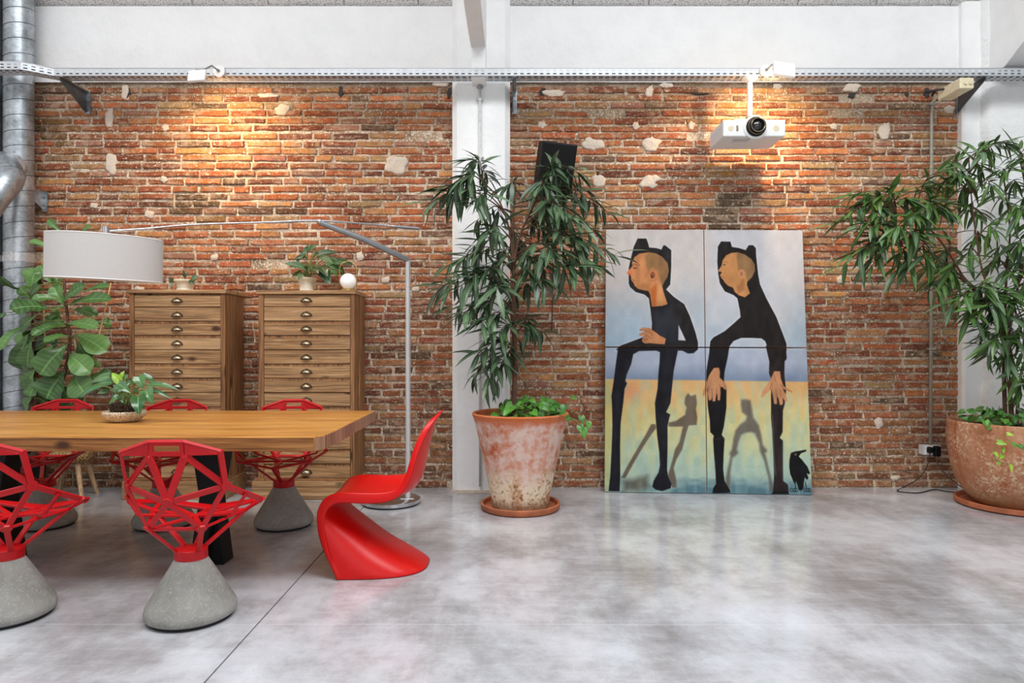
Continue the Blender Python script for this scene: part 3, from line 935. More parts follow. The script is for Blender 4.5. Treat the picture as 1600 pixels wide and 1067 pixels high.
# projector
pj = thing('projector', 'white ceiling projector with a large lens hanging below the tray', 'projector', P(1170, 122, 5.22))
fz, bz = 5.0, 5.34
x0, x1 = P(1130, 0, fz).x, P(1227.5, 0, fz).x
z0, z1 = P(0, 213, fz).z, P(0, 187, fz).z
MB().box(x0, x1, fz, bz, z0, z1).build('body', M['plastic_white'], pj, bevel=.008)
lc = P(1180, 199, fz); lx, lz = lc.x, lc.z
def ring(prof, mat, name, par, cx=lx, cz=lz, n=32):
    """profile of (radius, depth in front of body) turned round the lens axis"""
    m = MB(); rm = Matrix.Rotation(math.pi / 2, 4, 'X')
    m.lathe([(r, d) for r, d in prof], (cx, fz, cz), n, rm); return m.build(name, mat, par, auto=40)
ring([(.088, 0), (.088, .008), (.082, .012), (.070, .012)], M['plastic_white'], 'lens_surround', pj)
ln = ring([(.072, .0), (.070, .03), (.060, .034), (.060, .060), (.055, .066), (.046, .066), (.040, .058), (.036, .05), (.0001, .05)], M['blackplastic'], 'lens', pj)
ring([(.0585, .030), (.0615, .032), (.0615, .040), (.0585, .042)], M['gold'], 'focus_ring', ln)
ring([(.047, .0665), (.0495, .068), (.052, .0665)], M['brass'], 'front_ring', ln)
ring([(.036, .052), (.025, .060), (.012, .064), (.0001, .065)], M['glass_dark'], 'lens_glass', ln)
for px in (1142, 1213):
    p = P(px, 200.5, fz); ring([(.021, 0), (.021, .002), (.0001, .002)], M['plastic_cream'], 'speaker_vent', pj, p.x, p.z, 20)
p = P(1152, 200.5, fz); MB().box(p.x - .008, p.x + .008, fz - .002, fz + .002, p.z - .022, p.z + .022).build('sensor_window', M['brass'], pj, bevel=.004)
m = MB()
for k in range(9):
    y = fz + .04 + k * .03; m.box(x0 - .002, x0 + .002, y, y + .012, z0 + .03, z1 - .03)
m.build('side_vent', M['plastic_grey'], pj)
MB().box(x0 + .10, x0 + .22, fz + .05, fz + .13, z0 - .003, z0 + .002).build('filter_cover', M['plastic_grey'], pj)
for px in (1162, 1196):
    p = P(px, 187, 5.0)
    MB().bar((p.x, 5.12, z1 - .002), (p.x, 5.12, z1 + .035), .012, .012).build('mount_foot', M['plastic_white'], pj)
MB().box(P(1155, 0, 5).x, P(1200, 0, 5).x, 5.10, 5.14, z1 + .03, z1 + .038).build('mount_bar', M['plastic_white'], pj)
px_ = P(1171.5, 0, 5.2).x
m = MB(); m.tube([(px_, 5.2, z1 + .035), (px_, 5.2, z1 + .08)], .010, 10); m.sphere((px_, 5.2, z1 + .075), .022, 12, 8); m.build('ball_joint', M['chrome'], pj, smooth=True)
MB().box(px_ - .035, px_ + .035, 5.1, 5.26, z1 + .024, z1 + .034).build('joint_plate', M['chrome'], pj, bevel=.002)
m = MB(); m.tube([(px_, 5.2, z1 + .09), (px_, 5.2, 3.17)], .019, 16); m.build('drop_pole', M['plastic_white'], pj, auto=40)
m = MB(); m.lathe([(.0001, -.03), (.03, -.03), (.058, -.012), (.060, 0), (.0001, 0)], (px_, 5.2, TZ0 - .004), 24); m.build('ceiling_plate', M['plastic_white'], pj, auto=40)
m = MB(); m.tube(smooth_path([(px_ - .025, 5.2, z1 + .09), (px_ - .03, 5.21, z1 + .05), (px_ - .04, 5.2, z1 + .0)]), .004, 6); m.build('cable', M['cable'], pj, smooth=True)

# ------------------------------------------------------------------ painting on four canvases
def srgb2lin(a):
    a = np.clip(a / 255.0, 0, 1); return np.where(a <= 0.04045, a / 12.92, ((a + 0.055) / 1.055) ** 2.4)
def vnoise(x, y, s, seed):
    rng = np.random.RandomState(seed); g = rng.rand(64, 64)
    u = x / s; v = y / s; i = np.floor(u).astype(int); j = np.floor(v).astype(int)
    fu = u - i; fv = v - j; fu = fu*fu*(3-2*fu); fv = fv*fv*(3-2*fv)
    a = g[i % 64, j % 64]; b = g[(i+1) % 64, j % 64]; c = g[i % 64, (j+1) % 64]; d = g[(i+1) % 64, (j+1) % 64]
    return (a*(1-fu) + b*fu)*(1-fv) + (c*(1-fu) + d*fu)*fv
ZA = (940, 350, .1968); ZB = (1095, 350, .1967); ZC = (940, 540, .2249); ZD = (1095, 540, .225)
def tr(z, pts): return [(z[0] + x * z[2], z[1] + y * z[2]) for x, y in pts]
DK = (40, 36, 36)
PAINT = []   # (polygon in picture px, colour, softness, opacity, shading noise)
def pp(z, pts, col, soft=.6, op=1.0, nz=.10): PAINT.append((tr(z, pts), col, soft, op, nz))
def ln(z, pts, w, col, soft=.5, op=1.0): PAINT.append((tr(z, pts), col, soft, op, 0, w))
def ell(z, cx, cy, rx, ry, col, soft=1.0, op=1.0):
    pp(z, [(cx + rx * math.cos(k * math.pi / 8), cy + ry * math.sin(k * math.pi / 8)) for k in range(16)], col, soft, op, 0)
# cast shadows of the two figures
SHC = (104, 90, 78)
pp(ZC, [(600,330),(620,350),(655,340),(662,400),(655,440),(665,500),(660,550),(605,555),(590,600),(570,680),(560,720),(520,790),(500,850),(520,940),(520,985),(490,985),(460,900),(490,800),(510,720),(540,670),(560,580),(565,562),(465,562),(465,535),(520,520),(580,480),(590,430),(575,400),(580,360)], SHC, 1.2, .9)
pp(ZC, [(375,545),(345,545),(310,610),(240,730),(170,850),(135,920),(165,920),(220,820),(290,700),(350,610),(378,575)], SHC, 1.0, .9)
pp(ZC, [(150,940),(320,900),(330,980),(260,1010),(150,1010)], (104, 100, 86), 5, .8, .4)
pp(ZD, [(280,375),(310,372),(345,380),(355,440),(365,500),(400,550),(420,620),(430,690),(458,725),(455,740),(445,745),(470,850),(498,960),(498,1010),(480,1010),(470,920),(440,800),(410,730),(405,680),(375,610),(350,600),(310,605),(280,620),(262,670),(250,720),(260,745),(240,765),(220,780),(205,880),(200,1010),(175,1000),(172,920),(190,840),(205,770),(200,745),(215,720),(225,650),(240,590),(270,550),(310,520),(320,490),(285,460),(278,410)], (104, 96, 88), 2.2, .9)
# light halo along the left figure, then the figures themselves
F1 = [(285,115),(355,115),(368,150),(378,187),(430,190),(475,203),(488,172),(503,168),(553,208),(553,330),(545,480),(512,520),(575,580),(655,635),(700,730),(745,860),(765,940),(765,1000),(110,1000),(150,965),(230,935),(310,905),(395,860),(400,790),(390,700),(375,590),(340,560),(270,540),(225,500),(215,470),(215,350),(230,280),(255,180)]
F1L = [(115,10),(112,30),(98,130),(85,235),(68,350),(72,420),(75,560),(70,700),(60,900),(48,1010),(125,1012),(130,900),(128,700),(132,540),(150,400),(160,300),(177,262),(165,245),(175,200),(205,130),(220,60),(260,38),(380,35),(405,45),(402,120),(395,180),(388,300),(370,400),(375,500),(385,620),(400,740),(405,830),(395,880),(360,940),(352,980),(375,1000),(420,1010),(480,990),(485,960),(460,900),(455,860),(458,700),(458,560),(468,510),(477,478),(448,462),(478,400),(490,280),(500,180),(520,80),(530,35),(560,35),(600,55),(640,52),(665,30),(665,10)]
F2 = [(160,138),(235,140),(247,182),(300,190),(355,207),(380,168),(415,168),(437,192),(440,260),(455,400),(470,480),(520,590),(600,740),(650,870),(680,950),(682,1010),(535,1010),(530,980),(510,930),(480,908),(400,905),(320,905),(260,930),(225,975),(218,1010),(66,1010),(75,930),(100,900),(190,850),(260,790),(315,740),(310,690),(290,590),(260,565),(190,535),(150,470),(138,400),(130,300),(135,180)]
for z_, poly in ((ZA, F1), (ZB, F2)): PAINT.append((tr(z_, poly) , (226, 226, 230), .9, .55, 0, 2.6, True))
pp(ZA, F1, DK, .55, 1, .30)
pp(ZC, F1L, (32, 32, 38), .6, 1, .28)
pp(ZA, [(610,800),(668,925),(608,922)], (206, 206, 214), .5)
pp(ZB, F2, (38, 33, 32), .55, 1, .28)
pp(ZA, [(400,700),(560,650),(600,800),(600,960),(420,900)], (52, 60, 72), 5, .5)
pp(ZD, [(65,0),(200,0),(185,90),(165,180),(160,240),(178,300),(178,430),(160,560),(145,620),(165,645),(158,760),(155,860),(165,940),(200,1000),(207,1022),(80,1025),(85,990),(105,960),(100,860),(90,740),(85,650),(90,625),(65,600),(62,520),(48,420),(45,330),(38,240),(38,180),(55,70)], (28, 26, 28), .6, 1, .28)
pp(ZD, [(450,0),(590,0),(597,90),(582,110),(580,200),(592,310),(582,410),(570,450),(568,600),(548,640),(570,660),(570,840),(572,940),(605,965),(610,1028),(498,1025),(505,960),(508,880),(503,760),(495,600),(487,500),(487,350),(490,240),(472,190),(475,110)], (44, 36, 36), .6, 1, .35)
ln(ZD, [(497,480),(505,700),(520,900)], 1.3, (116, 102, 100), .8, .7)
ln(ZD, [(562,700),(560,930)], 1.0, (98, 84, 82), .8, .5)
ln(ZD, [(92,655),(150,640),(165,660)], .8, (70, 64, 66), .5, .8)
pp(ZD, [(600,1012),(612,1030),(490,1030),(495,1020)], (20, 18, 18), .5)
# faces
SK = (206, 138, 88)
face1 = [(200,385),(245,335),(240,310),(262,262),(300,235),(370,225),(430,235),(480,262),(520,310),(532,370),(520,420),(500,450),(480,490),(490,540),(515,610),(523,635),(480,650),(400,655),(385,560),(370,530),(330,525),(290,515),(262,490),(255,470),(232,440),(235,425),(228,405),(212,405)]
pp(ZA, face1, SK, .5, 1, .12)
pp(ZA, [(385,520),(440,470),(440,560),(430,650),(402,652)], (190, 96, 44), 2.5, .8)
pp(ZA, [(440,460),(470,480),(500,600),(470,640),(440,600)], (222, 158, 104), 3, .8)
pp(ZA, [(370,225),(430,235),(480,262),(520,310),(532,370),(520,420),(480,490),(460,430),(450,375),(400,350),(372,375),(352,320),(348,260)], (150, 112, 74), 1.6, .9, .15)
pp(ZA, [(200,385),(245,335),(250,390),(230,402)], (224, 130, 84), .8, .9)
pp(ZA, [(205,390),(235,396),(228,408),(212,406)], (190, 84, 60), .7, .8)
ell(ZA, 268, 350, 20, 9, (150, 96, 70), 1.0, .8); ell(ZA, 262, 350, 8, 4, (70, 46, 40), .4, .9)
ln(ZA, [(240,332),(262,318),(300,328)], 1.2, (120, 76, 54), .8, .8)
ln(ZA, [(230,440),(250,442),(262,456)], .8, (146, 62, 42), .4, .9)
pp(ZA, [(330,470),(375,480),(385,525),(300,512),(280,500)], (176, 118, 66), 2.5, .6)
ln(ZA, [(355,330),(372,380),(350,420)], 2.2, (170, 110, 72), 2.0, .6)
ell(ZA, 413, 408, 37, 47, (212, 138, 92), .6, 1); ell(ZA, 405, 405, 20, 28, (142, 80, 50), 1.0, .85); ell(ZA, 400, 418, 9, 13, (90, 48, 36), .6, .8)
ln(ZA, [(375,385),(395,366),(425,366),(448,390),(442,430),(415,452),(388,446)], .8, (160, 90, 58), .4, .7)
face2 = [(137,372),(165,330),(172,290),(200,250),(240,230),(290,225),(350,245),(400,280),(425,320),(428,370),(405,420),(370,455),(365,480),(390,550),(350,582),(300,565),(270,540),(255,505),(215,490),(190,465),(175,440),(165,430),(150,405),(165,390),(160,378),(140,378)]
pp(ZB, face2, (204, 142, 88), .5, 1, .12)
pp(ZB, [(290,225),(350,245),(400,280),(425,320),(428,370),(405,420),(370,455),(350,380),(320,360),(300,372),(290,320),(285,260)], (146, 112, 76), 1.6, .9, .2)
pp(ZB, [(290,500),(340,440),(350,520),(300,550)], (150, 98, 62), 2.5, .7)
ell(ZB, 188, 323, 11, 6, (120, 96, 78), .6, .9); ell(ZB, 185, 323, 4, 4, (50, 40, 40), .4, .9)
ln(ZB, [(176,302),(200,300),(215,312)], .9, (130, 92, 64), .6, .8)
ln(ZB, [(158,410),(175,418),(188,428)], .7, (150, 70, 52), .4, .9)
ell(ZB, 322, 396, 25, 34, (214, 150, 104), .6, 1); ell(ZB, 322, 396, 12, 20, (160, 104, 72), 1, .8)
# hands
SH = (198, 140, 100)
pp(ZA, [(300,835),(330,820),(380,825),(430,860),(460,885),(510,910),(500,955),(430,950),(380,945),(345,950),(322,935),(322,905),(345,885),(300,888),(298,872),(340,850),(348,846),(310,848)], (196, 132, 90), .5, 1, .15)
for q in ([(345,845),(385,860),(405,885)], [(345,885),(365,888),(395,905)], [(325,915),(350,918),(368,912)], [(300,842),(345,842)]): ln(ZA, q, .7, (108, 60, 44), .5, .8)
pp(ZD, [(90,155),(125,152),(133,180),(130,220),(160,250),(178,280),(175,310),(160,300),(148,285),(135,290),(137,330),(133,378),(118,380),(114,340),(108,330),(100,385),(82,388),(80,350),(72,378),(55,380),(48,330),(50,290),(30,345),(12,350),(15,315),(35,270),(55,210)], SH, .5, 1, .15)
for q in ([(78,300),(80,350)], [(108,295),(110,340)], [(55,280),(48,320)], [(130,270),(138,300)]): ln(ZD, q, .8, (120, 78, 58), .5, .8)
pp(ZD, [(510,178),(550,178),(555,230),(575,280),(637,318),(635,328),(570,300),(590,340),(602,390),(585,388),(568,360),(570,400),(560,413),(548,410),(540,370),(528,350),(528,405),(510,405),(500,350),(490,300),(455,330),(430,360),(412,358),(425,320),(450,280),(480,240)], SH, .5, 1, .15)
for q in ([(520,300),(528,350)], [(545,300),(560,350)], [(495,260),(480,300)], [(555,270),(580,300)], [(508,200),(520,250)]): ln(ZD, q, .8, (120, 78, 58), .5, .8)
# raven
pp(ZD, [(625,745),(650,735),(730,722),(733,733),(695,748),(680,770),(700,790),(740,840),(758,885),(750,895),(735,885),(748,920),(735,932),(722,915),(715,950),(712,990),(700,1005),(680,1003),(672,970),(660,940),(655,965),(645,950),(620,890),(613,840),(615,790)], (24, 24, 26), .5, 1, .3)
ell(ZD, 658, 755, 8, 7, (150, 140, 90), .5); ell(ZD, 659, 755, 4, 4, (30, 30, 26), .4)
ln(ZD, [(655,950),(658,990)], 1.2, (28, 28, 28)); ln(ZD, [(725,945),(732,985)], 1.2, (28, 28, 28))
for cx in (645, 738):
    for dx_ in (-14, 4, 17): ln(ZD, [(cx + dx_ + 9 * math.cos(k), 1003 + 12 * math.sin(k)) for k in np.linspace(0, 5.4, 8)], .9, (24, 24, 26))
ln(ZD, [(300,838),(360,848),(440,835)], .5, (150, 160, 150), .5, .6); ln(ZD, [(400,950),(470,870)], .5, (120, 130, 120), .5, .6)

def paint_colour(X, Y):
    n1 = vnoise(X, Y, 26, 1); n2 = vnoise(X, Y * .7, 9, 2); n3 = vnoise(X * 1.0, Y * .25, 6, 3); n4 = vnoise(X * .35, Y, 5, 4)
    def C(c): return np.array(c, float)[None, :] * np.ones((len(X), 1))
    def mixa(a, b, t): t = np.clip(t, 0, 1)[:, None]; return a * (1 - t) + b * t
    hor = 592 + (X - 945) * .014
    sky = mixa(C((214, 204, 198)), C((208, 206, 210)), (X - 1090) / 40)
    sky = mixa(sky, C((168, 188, 204)), ((Y - 430) / 110) * (1.15 - .9 * np.clip((X - 1010) / 200, 0, 1)) + (n1 - .5) * .4)
    sky = mixa(sky, C((166, 188, 206)), np.clip((Y - 440) / 80, 0, 1) * np.clip((X - 1215) / 40, 0, .8))
    sky = mixa(sky, C((176, 182, 200)), np.clip((Y - 540) / 12, 0, 1) * .8)
    sky = mixa(sky, C((122, 138, 162)), np.clip((Y - 566) / 26, 0, 1) * .85 + (n1 - .5) * .25 * (Y > 548))
    sky += ((n2 - .5) * 12)[:, None]
    g = mixa(C((222, 176, 118)), C((216, 204, 142)), (Y - 600) / 60 + (n3 - .5) * .6)
    g = mixa(g, C((228, 158, 112)), np.clip(1 - np.hypot((X - 985) / 26, (Y - 612) / 22), 0, 1) * .9)
    g = mixa(g, C((186, 204, 176)), (Y - 655) / 70 + (n3 - .5) * .5)
    g = mixa(g, C((168, 192, 184)), (Y - 715) / 50 + (n3 - .5) * .5)
    g = mixa(g, C((92, 126, 138)), (Y - 744) / 20 * np.clip((X - 1040) / 20, .3, 1) + (n4 - .5) * .6 * (Y > 738))
    g = mixa(g, C((198, 196, 110)), np.clip((960 - X) / 10, 0, 1) * .5)
    g = mixa(g, C((160, 190, 180)), (n3 > .62) * .25)
    g += ((n2 - .5) * 14)[:, None]
    out = mixa(sky, g, (Y - hor) / 1.6 + .5)
    for it in PAINT:
        poly, col, soft, op, nz = it[:5]
        w = it[5] if len(it) > 5 else None
        closed = w is None or len(it) > 6
        xs = [p[0] for p in poly]; ys = [p[1] for p in poly]; pad = soft * 2 + (w or 0) + 1
        idx = np.nonzero((X > min(xs) - pad) & (X < max(xs) + pad) & (Y > min(ys) - pad) & (Y < max(ys) + pad))[0]
        if len(idx) == 0: continue
        x = X[idx]; y = Y[idx]; inside = np.zeros(len(idx), bool); dist = np.full(len(idx), 1e9)
        m = len(poly)
        for i in range(m if closed else m - 1):
            ax, ay = poly[i]; bx, by = poly[(i + 1) % m]
            dx_, dy_ = bx - ax, by - ay; L2 = dx_*dx_ + dy_*dy_ + 1e-9
            tt = np.clip(((x - ax) * dx_ + (y - ay) * dy_) / L2, 0, 1)
            dist = np.minimum(dist, np.hypot(x - ax - tt * dx_, y - ay - tt * dy_))
            if closed:
                cond = (ay > y) != (by > y)
                xi = (bx - ax) * (y - ay) / ((by - ay) if by != ay else 1e-9) + ax
                inside ^= cond & (x < xi)
        sd = np.where(inside, dist, -dist)
        if w is not None: sd = sd + w / 2 + .3 if closed else w / 2 - dist
        a = np.clip(sd / (2 * soft) + .5, 0, 1) * op
        c = np.array(col, float)[None, :] * (1 + ((n2[idx] * .5 + n3[idx] * .5 - .5) * 2 * nz))[:, None]
        out[idx] = out[idx] * (1 - a[:, None]) + c * a[:, None]
    return out

pic = thing('painting', 'large unframed four-canvas painting of two dark hooded figures leaning on bricks', 'painting', P(1106, 771, 5.30))
cTL, cTR, cBL, cBR = P(947, 358.5, 5.47), P(1253.5, 360, 5.46), P(945, 769.5, 5.355), P(1268.5, 774, 5.25)
cBL.z = .004; cBR.z = .004
def quad3(u, v): return (cTL * (1-u) + cTR * u) * (1 - v) + (cBL * (1-u) + cBR * u) * v
nrm = (cTR - cTL).cross(cBL - cTL).normalized()
if nrm.y > 0: nrm = -nrm
us, vsm = (1103.0 - 946) / (1261 - 946), .4535
gap = .0022
for (u0, u1) in ((0, us - gap), (us + gap, 1)):
    for (v0, v1) in ((0, vsm - gap), (vsm + gap, 1)):
        nu = int((u1 - u0) * 400); nv = int((v1 - v0) * 520)
        U = np.linspace(u0, u1, nu + 1); V = np.linspace(v0, v1, nv + 1)
        UU, VV = np.meshgrid(U, V)
        UU = UU.ravel(); VV = VV.ravel()
        tl, tr_, bl, br = [np.array(tuple(c)) for c in (cTL, cTR, cBL, cBR)]
        co = ((tl[None] * (1-UU)[:, None] + tr_[None] * UU[:, None]) * (1 - VV)[:, None] + (bl[None] * (1-UU)[:, None] + br[None] * UU[:, None]) * VV[:, None])
        PX = 800 + co[:, 0] * F / co[:, 1]; PY = YH - (co[:, 2] - H) * F / co[:, 1]
        colr = srgb2lin(paint_colour(PX, PY))
        co2 = co + np.array(tuple(nrm))[None] * .0015 - np.array(tuple(origin_of(pic)))[None]
        me = bpy.data.meshes.new('canvas_panel')
        i, j = np.meshgrid(np.arange(nu), np.arange(nv)); i = i.ravel(); j = j.ravel()
        a = j * (nu + 1) + i
        fc = np.stack([a, a + nu + 1, a + nu + 2, a + 1], 1)
        me.vertices.add(len(co2)); me.vertices.foreach_set('co', co2.astype(np.float32).ravel())
        me.loops.add(fc.size); me.loops.foreach_set('vertex_index', fc.ravel().astype(np.int32))
        me.polygons.add(len(fc)); me.polygons.foreach_set('loop_start', np.arange(0, fc.size, 4, dtype=np.int32))
        me.update(calc_edges=True)
        at = me.color_attributes.new('col', 'FLOAT_COLOR', 'POINT')
        at.data.foreach_set('color', np.concatenate([colr, np.ones((len(colr), 1))], 1).astype(np.float32).ravel())
        me.materials.append(M['paint']); me.validate()
        m = MB(); gn = 8; gv = []; gf = []
        for jj in range(gn + 1):
            for ii in range(gn + 1): gv.append(quad3(u0 + (u1 - u0) * ii / gn, v0 + (v1 - v0) * jj / gn))
        for ii in range((gn + 1) ** 2): gv.append(gv[ii] - nrm * .032)
        N2 = (gn + 1) ** 2
        for jj in range(gn):
            for ii in range(gn):
                a_ = jj * (gn + 1) + ii; gf += [(a_, a_ + gn + 1, a_ + gn + 2, a_ + 1), (a_ + N2, a_ + 1 + N2, a_ + gn + 2 + N2, a_ + gn + 1 + N2)]
        for ii in range(gn):
            for a_, b_ in ((ii, ii + 1), (gn * (gn + 1) + ii + 1, gn * (gn + 1) + ii), ((ii + 1) * (gn + 1), ii * (gn + 1)), (ii * (gn + 1) + gn, (ii + 1) * (gn + 1) + gn)):
                gf.append((a_, b_, b_ + N2, a_ + N2))
        m.add(gv, gf)
        st = m.build('stretched_canvas', M['canvas_edge'], pic)
        o = bpy.data.objects.new('painted_face', me); COL.objects.link(o); o.parent = st
        o['_o'] = pic['_o']
# ------------------------------------------------------------------ chests of drawers
def chest(label, L, Rr, topY, dr0, dr1, d0, d1, hx, n, ytop, pitch, dh):
    """L..Rr outer front of the top board, dr0..dr1 drawer opening (pixels at the front plane)"""
    Zf, Zb = 5.12, 5.49
    X = lambda px: (px - 800) * Zf / F
    Zz = lambda py: H - (py - YH) * Zf / F
    x0, x1 = X(L), X(Rr); zt = Zz(topY)
    t = thing('chest_of_drawers', label, 'chest of drawers', ((x0 + x1) / 2, (Zf + Zb) / 2, 0))
    b0, b1 = X(L + 3), X(Rr - 2)
    MB().box(x0, x1, Zf - .005, Zb + .01, zt - .028, zt).build('top_board', M['cab_h'], t, bevel=.003)
    MB().box(b0 + .01, b1 - .01, Zf + .03, Zb, .15, zt - .028).build('carcass', M['cab_v'], t)
    MB().box(b0, X(dr0), Zf + .008, Zf + .06, .15, zt - .028).build('stile', M['cab_v'], t, bevel=.002)
    MB().box(X(dr1), b1, Zf + .008, Zf + .06, .15, zt - .028).build('stile', M['cab_v'], t, bevel=.002)
    nb = 3
    for s, xx in ((-1, b0), (1, b1)):
        for k in range(nb):
            ya = Zf + .062 + (Zb - Zf - .062) * k / nb; yb = Zf + .062 + (Zb - Zf - .062) * (k + 1) / nb - .004
            MB().box(xx - .012, xx + .004 * (k % 2), ya, yb, .15, zt - .028).build('side_board', M['cab_v'], t, bevel=.002) if s > 0 else \
            MB().box(xx, xx + .012, ya, yb, .15, zt - .028).build('side_board', M['cab_v'], t, bevel=.002)
    MB().box(X(L - 5), X(Rr + 1), Zf - .025, Zb + .01, 0, Zz(751)).build('plinth', M['cab_h'], t, bevel=.004)
    MB().box(X(L - 3), X(Rr - 1), Zf - .012, Zb + .01, Zz(751), Zz(748)).build('plinth_moulding', M['cab_v'], t, bevel=.003)
    for k in range(n):
        za, zb = Zz(ytop + k * pitch + dh), Zz(ytop + k * pitch)
        if za < Zz(748): break
        rr_ = R.uniform(-.002, .002)
        d = MB().box(X(dr0) + .003, X(dr1) - .003, Zf + .012 + rr_, Zf + .05, za, zb).build('drawer', M['cab_h'], t, bevel=.002)
        MB().box(X(dr0), X(dr1), Zf + .018, Zf + .05, za - .022, za - .004).build('drawer_rail', M['cab_v' if k % 3 else 'cab_h'], t, bevel=.0015)
        # cup pull: a half dome open at the bottom with two lugs
        c = Vector((X(hx), Zf + .012 + rr_, (za + zb) / 2 + .002)); m = MB(); vs = []; fs = []
        for i in range(7):
            a = math.pi * i / 6
            for j in range(5):
                b = math.pi / 2 * j / 4
                r = .033
                vs.append((c.x - math.cos(a) * r * (1 - .0 * j) , c.y - math.sin(a) * .026 * math.cos(b) , c.z - .010 + math.sin(a) * 0.026 * math.sin(b)))
        for i in range(6):
            for j in range(4):
                q = i * 5 + j; fs.append((q, q + 1, q + 6, q + 5))
        m.add(vs, fs)
        h = m.build('cup_handle', M['brass'], d, smooth=True, solid=.002)
        m = MB(); m.prism([(c.x - .044, c.y, c.z - .014), (c.x - .044, c.y, c.z - .003), (c.x - .03, c.y, c.z + .014), (c.x, c.y, c.z + .026), (c.x + .03, c.y, c.z + .014), (c.x + .044, c.y, c.z - .003), (c.x + .044, c.y, c.z - .014)], (0, -.0025, 0))
        m.build('handle_plate', M['brass_dark'], d)
    return t, zt
c1, ZT1 = chest('tall pine plan chest on the left, beside the big-leaved plant', 198, 353, 452.5, 208, 344, 0, 0, 275.5, 14, 461.3, 22.3, 17.6)
c2, ZT2 = chest('tall pine plan chest on the right, with the globe lamp on top', 400, 555.5, 453.5, 411, 547, 0, 0, 478, 14, 460.5, 22.4, 18.0)

# ------------------------------------------------------------------ leaves
def leaf_verts(L, W, n=6, droop=.15, fold=.22, shape='lance', wav=0.0):
    """leaf along +X, width along Y, face up +Z; returns verts, faces, rib weights"""
    vs = []; fs = []; rb_ = []
    for i in range(n + 1):
        s = i / n
        if shape == 'lance': w = math.sin(math.pi * min(1, s ** .85)) ** .85
        elif shape == 'fiddle': w = (math.sin(math.pi * s ** 1.25) ** .55) * (.62 + .38 * s) * (1 - .10 * math.sin(math.pi * 2 * s) * (s < .5)) if 0 < s < 1 else 0
        elif shape == 'heart': w = (1 - s) ** .62 * (1.0 if s > .04 else .75) * (1 + .25 * math.sin(math.pi * s))
        else: w = math.sin(math.pi * s) ** .7
        w = max(w, .03) * W / 2
        x = s * L; z = -droop * L * s * s
        wz = wav * W * math.sin(s * 14)
        lobe = -(.16 * L) if (shape == 'heart' and i == 0) else 0
        cols = (-1, -.14, 0, .14, 1) if shape == 'lance' else (-1, -.55, -.09, 0, .09, .55, 1)
        vein = .28 if (shape == 'fiddle' and i % 2) else 0.0
        sw = .10 * L if shape == 'fiddle' else 0
        for c_ in cols:
            a_ = abs(c_)
            vs.append((x + lobe * a_ + sw * a_ * math.sin(math.pi * s), w * c_, z + fold * w * a_ ** .7 + wz * (a_ if c_ > 0 else -a_ * .8)))
            rb_.append(1.0 if a_ < .05 else (vein if a_ < .6 else vein * .3))
    nc = len(cols)
    for i in range(n):
        for j in range(nc - 1): a = i*nc + j; fs.append((a, a + nc, a + nc + 1, a + 1))
    return vs, fs, rb_
def leaf_mesh(name, mat, *a, **k):
    vs, fs, rb_ = leaf_verts(*a, **k)
    me = bpy.data.meshes.new(name); me.from_pydata(vs, [], fs)
    at = me.attributes.new('rib', 'FLOAT', 'POINT'); at.data.foreach_set('value', rb_)
    me.materials.append(mat); me.polygons.foreach_set('use_smooth', [True] * len(me.polygons)); me.update()
    return me
def frame(d, up):
    d = Vector(d).normalized(); up = Vector(up)
    y = up.cross(d)
    if y.length < 1e-3: y = Vector((0, 1, 0)).cross(d)
    y.normalize(); z = d.cross(y)
    return Matrix(((d.x, y.x, z.x), (d.y, y.y, z.y), (d.z, y.z, z.z))).to_4x4()

def make_tree(root, leaves, leaf_meshes, young, stuff_mat, limit=300):
    """leaves: list of (position, direction, up, scale); biggest 300 are parts"""
    o = origin_of(root)
    leaves.sort(key=lambda q: -(q[3] * (5.5 / q[0].y)) + R.random() * .15)
    rest = MB(); rr = []
    for i, (p, d, up, s) in enumerate(leaves):
        me = R.choice(leaf_meshes) if R.random() > .012 else young
        mt = Matrix.Translation(p - o) @ frame(d, up) @ Matrix.Scale(s, 4)
        if i < limit:
            ob = bpy.data.objects.new('leaf', me); COL.objects.link(ob); ob.parent = root; ob.matrix_local = mt
        else:
            vv = np.empty(len(me.vertices) * 3); me.vertices.foreach_get('co', vv)
            w = Matrix.Translation(o) @ mt
            rest.add([w @ Vector(vv[k*3:k*3+3]) for k in range(len(me.vertices))], [tuple(pg.vertices) for pg in me.polygons])
            aa = np.empty(len(me.vertices)); me.attributes['rib'].data.foreach_get('value', aa); rr += list(aa)
    if rest.v:
        ob = rest.build('foliage', stuff_mat, root, smooth=True, fix=False)
        at = ob.data.attributes.new('rib', 'FLOAT', 'POINT'); at.data.foreach_set('value', rr)
        ob['kind'] = 'stuff'

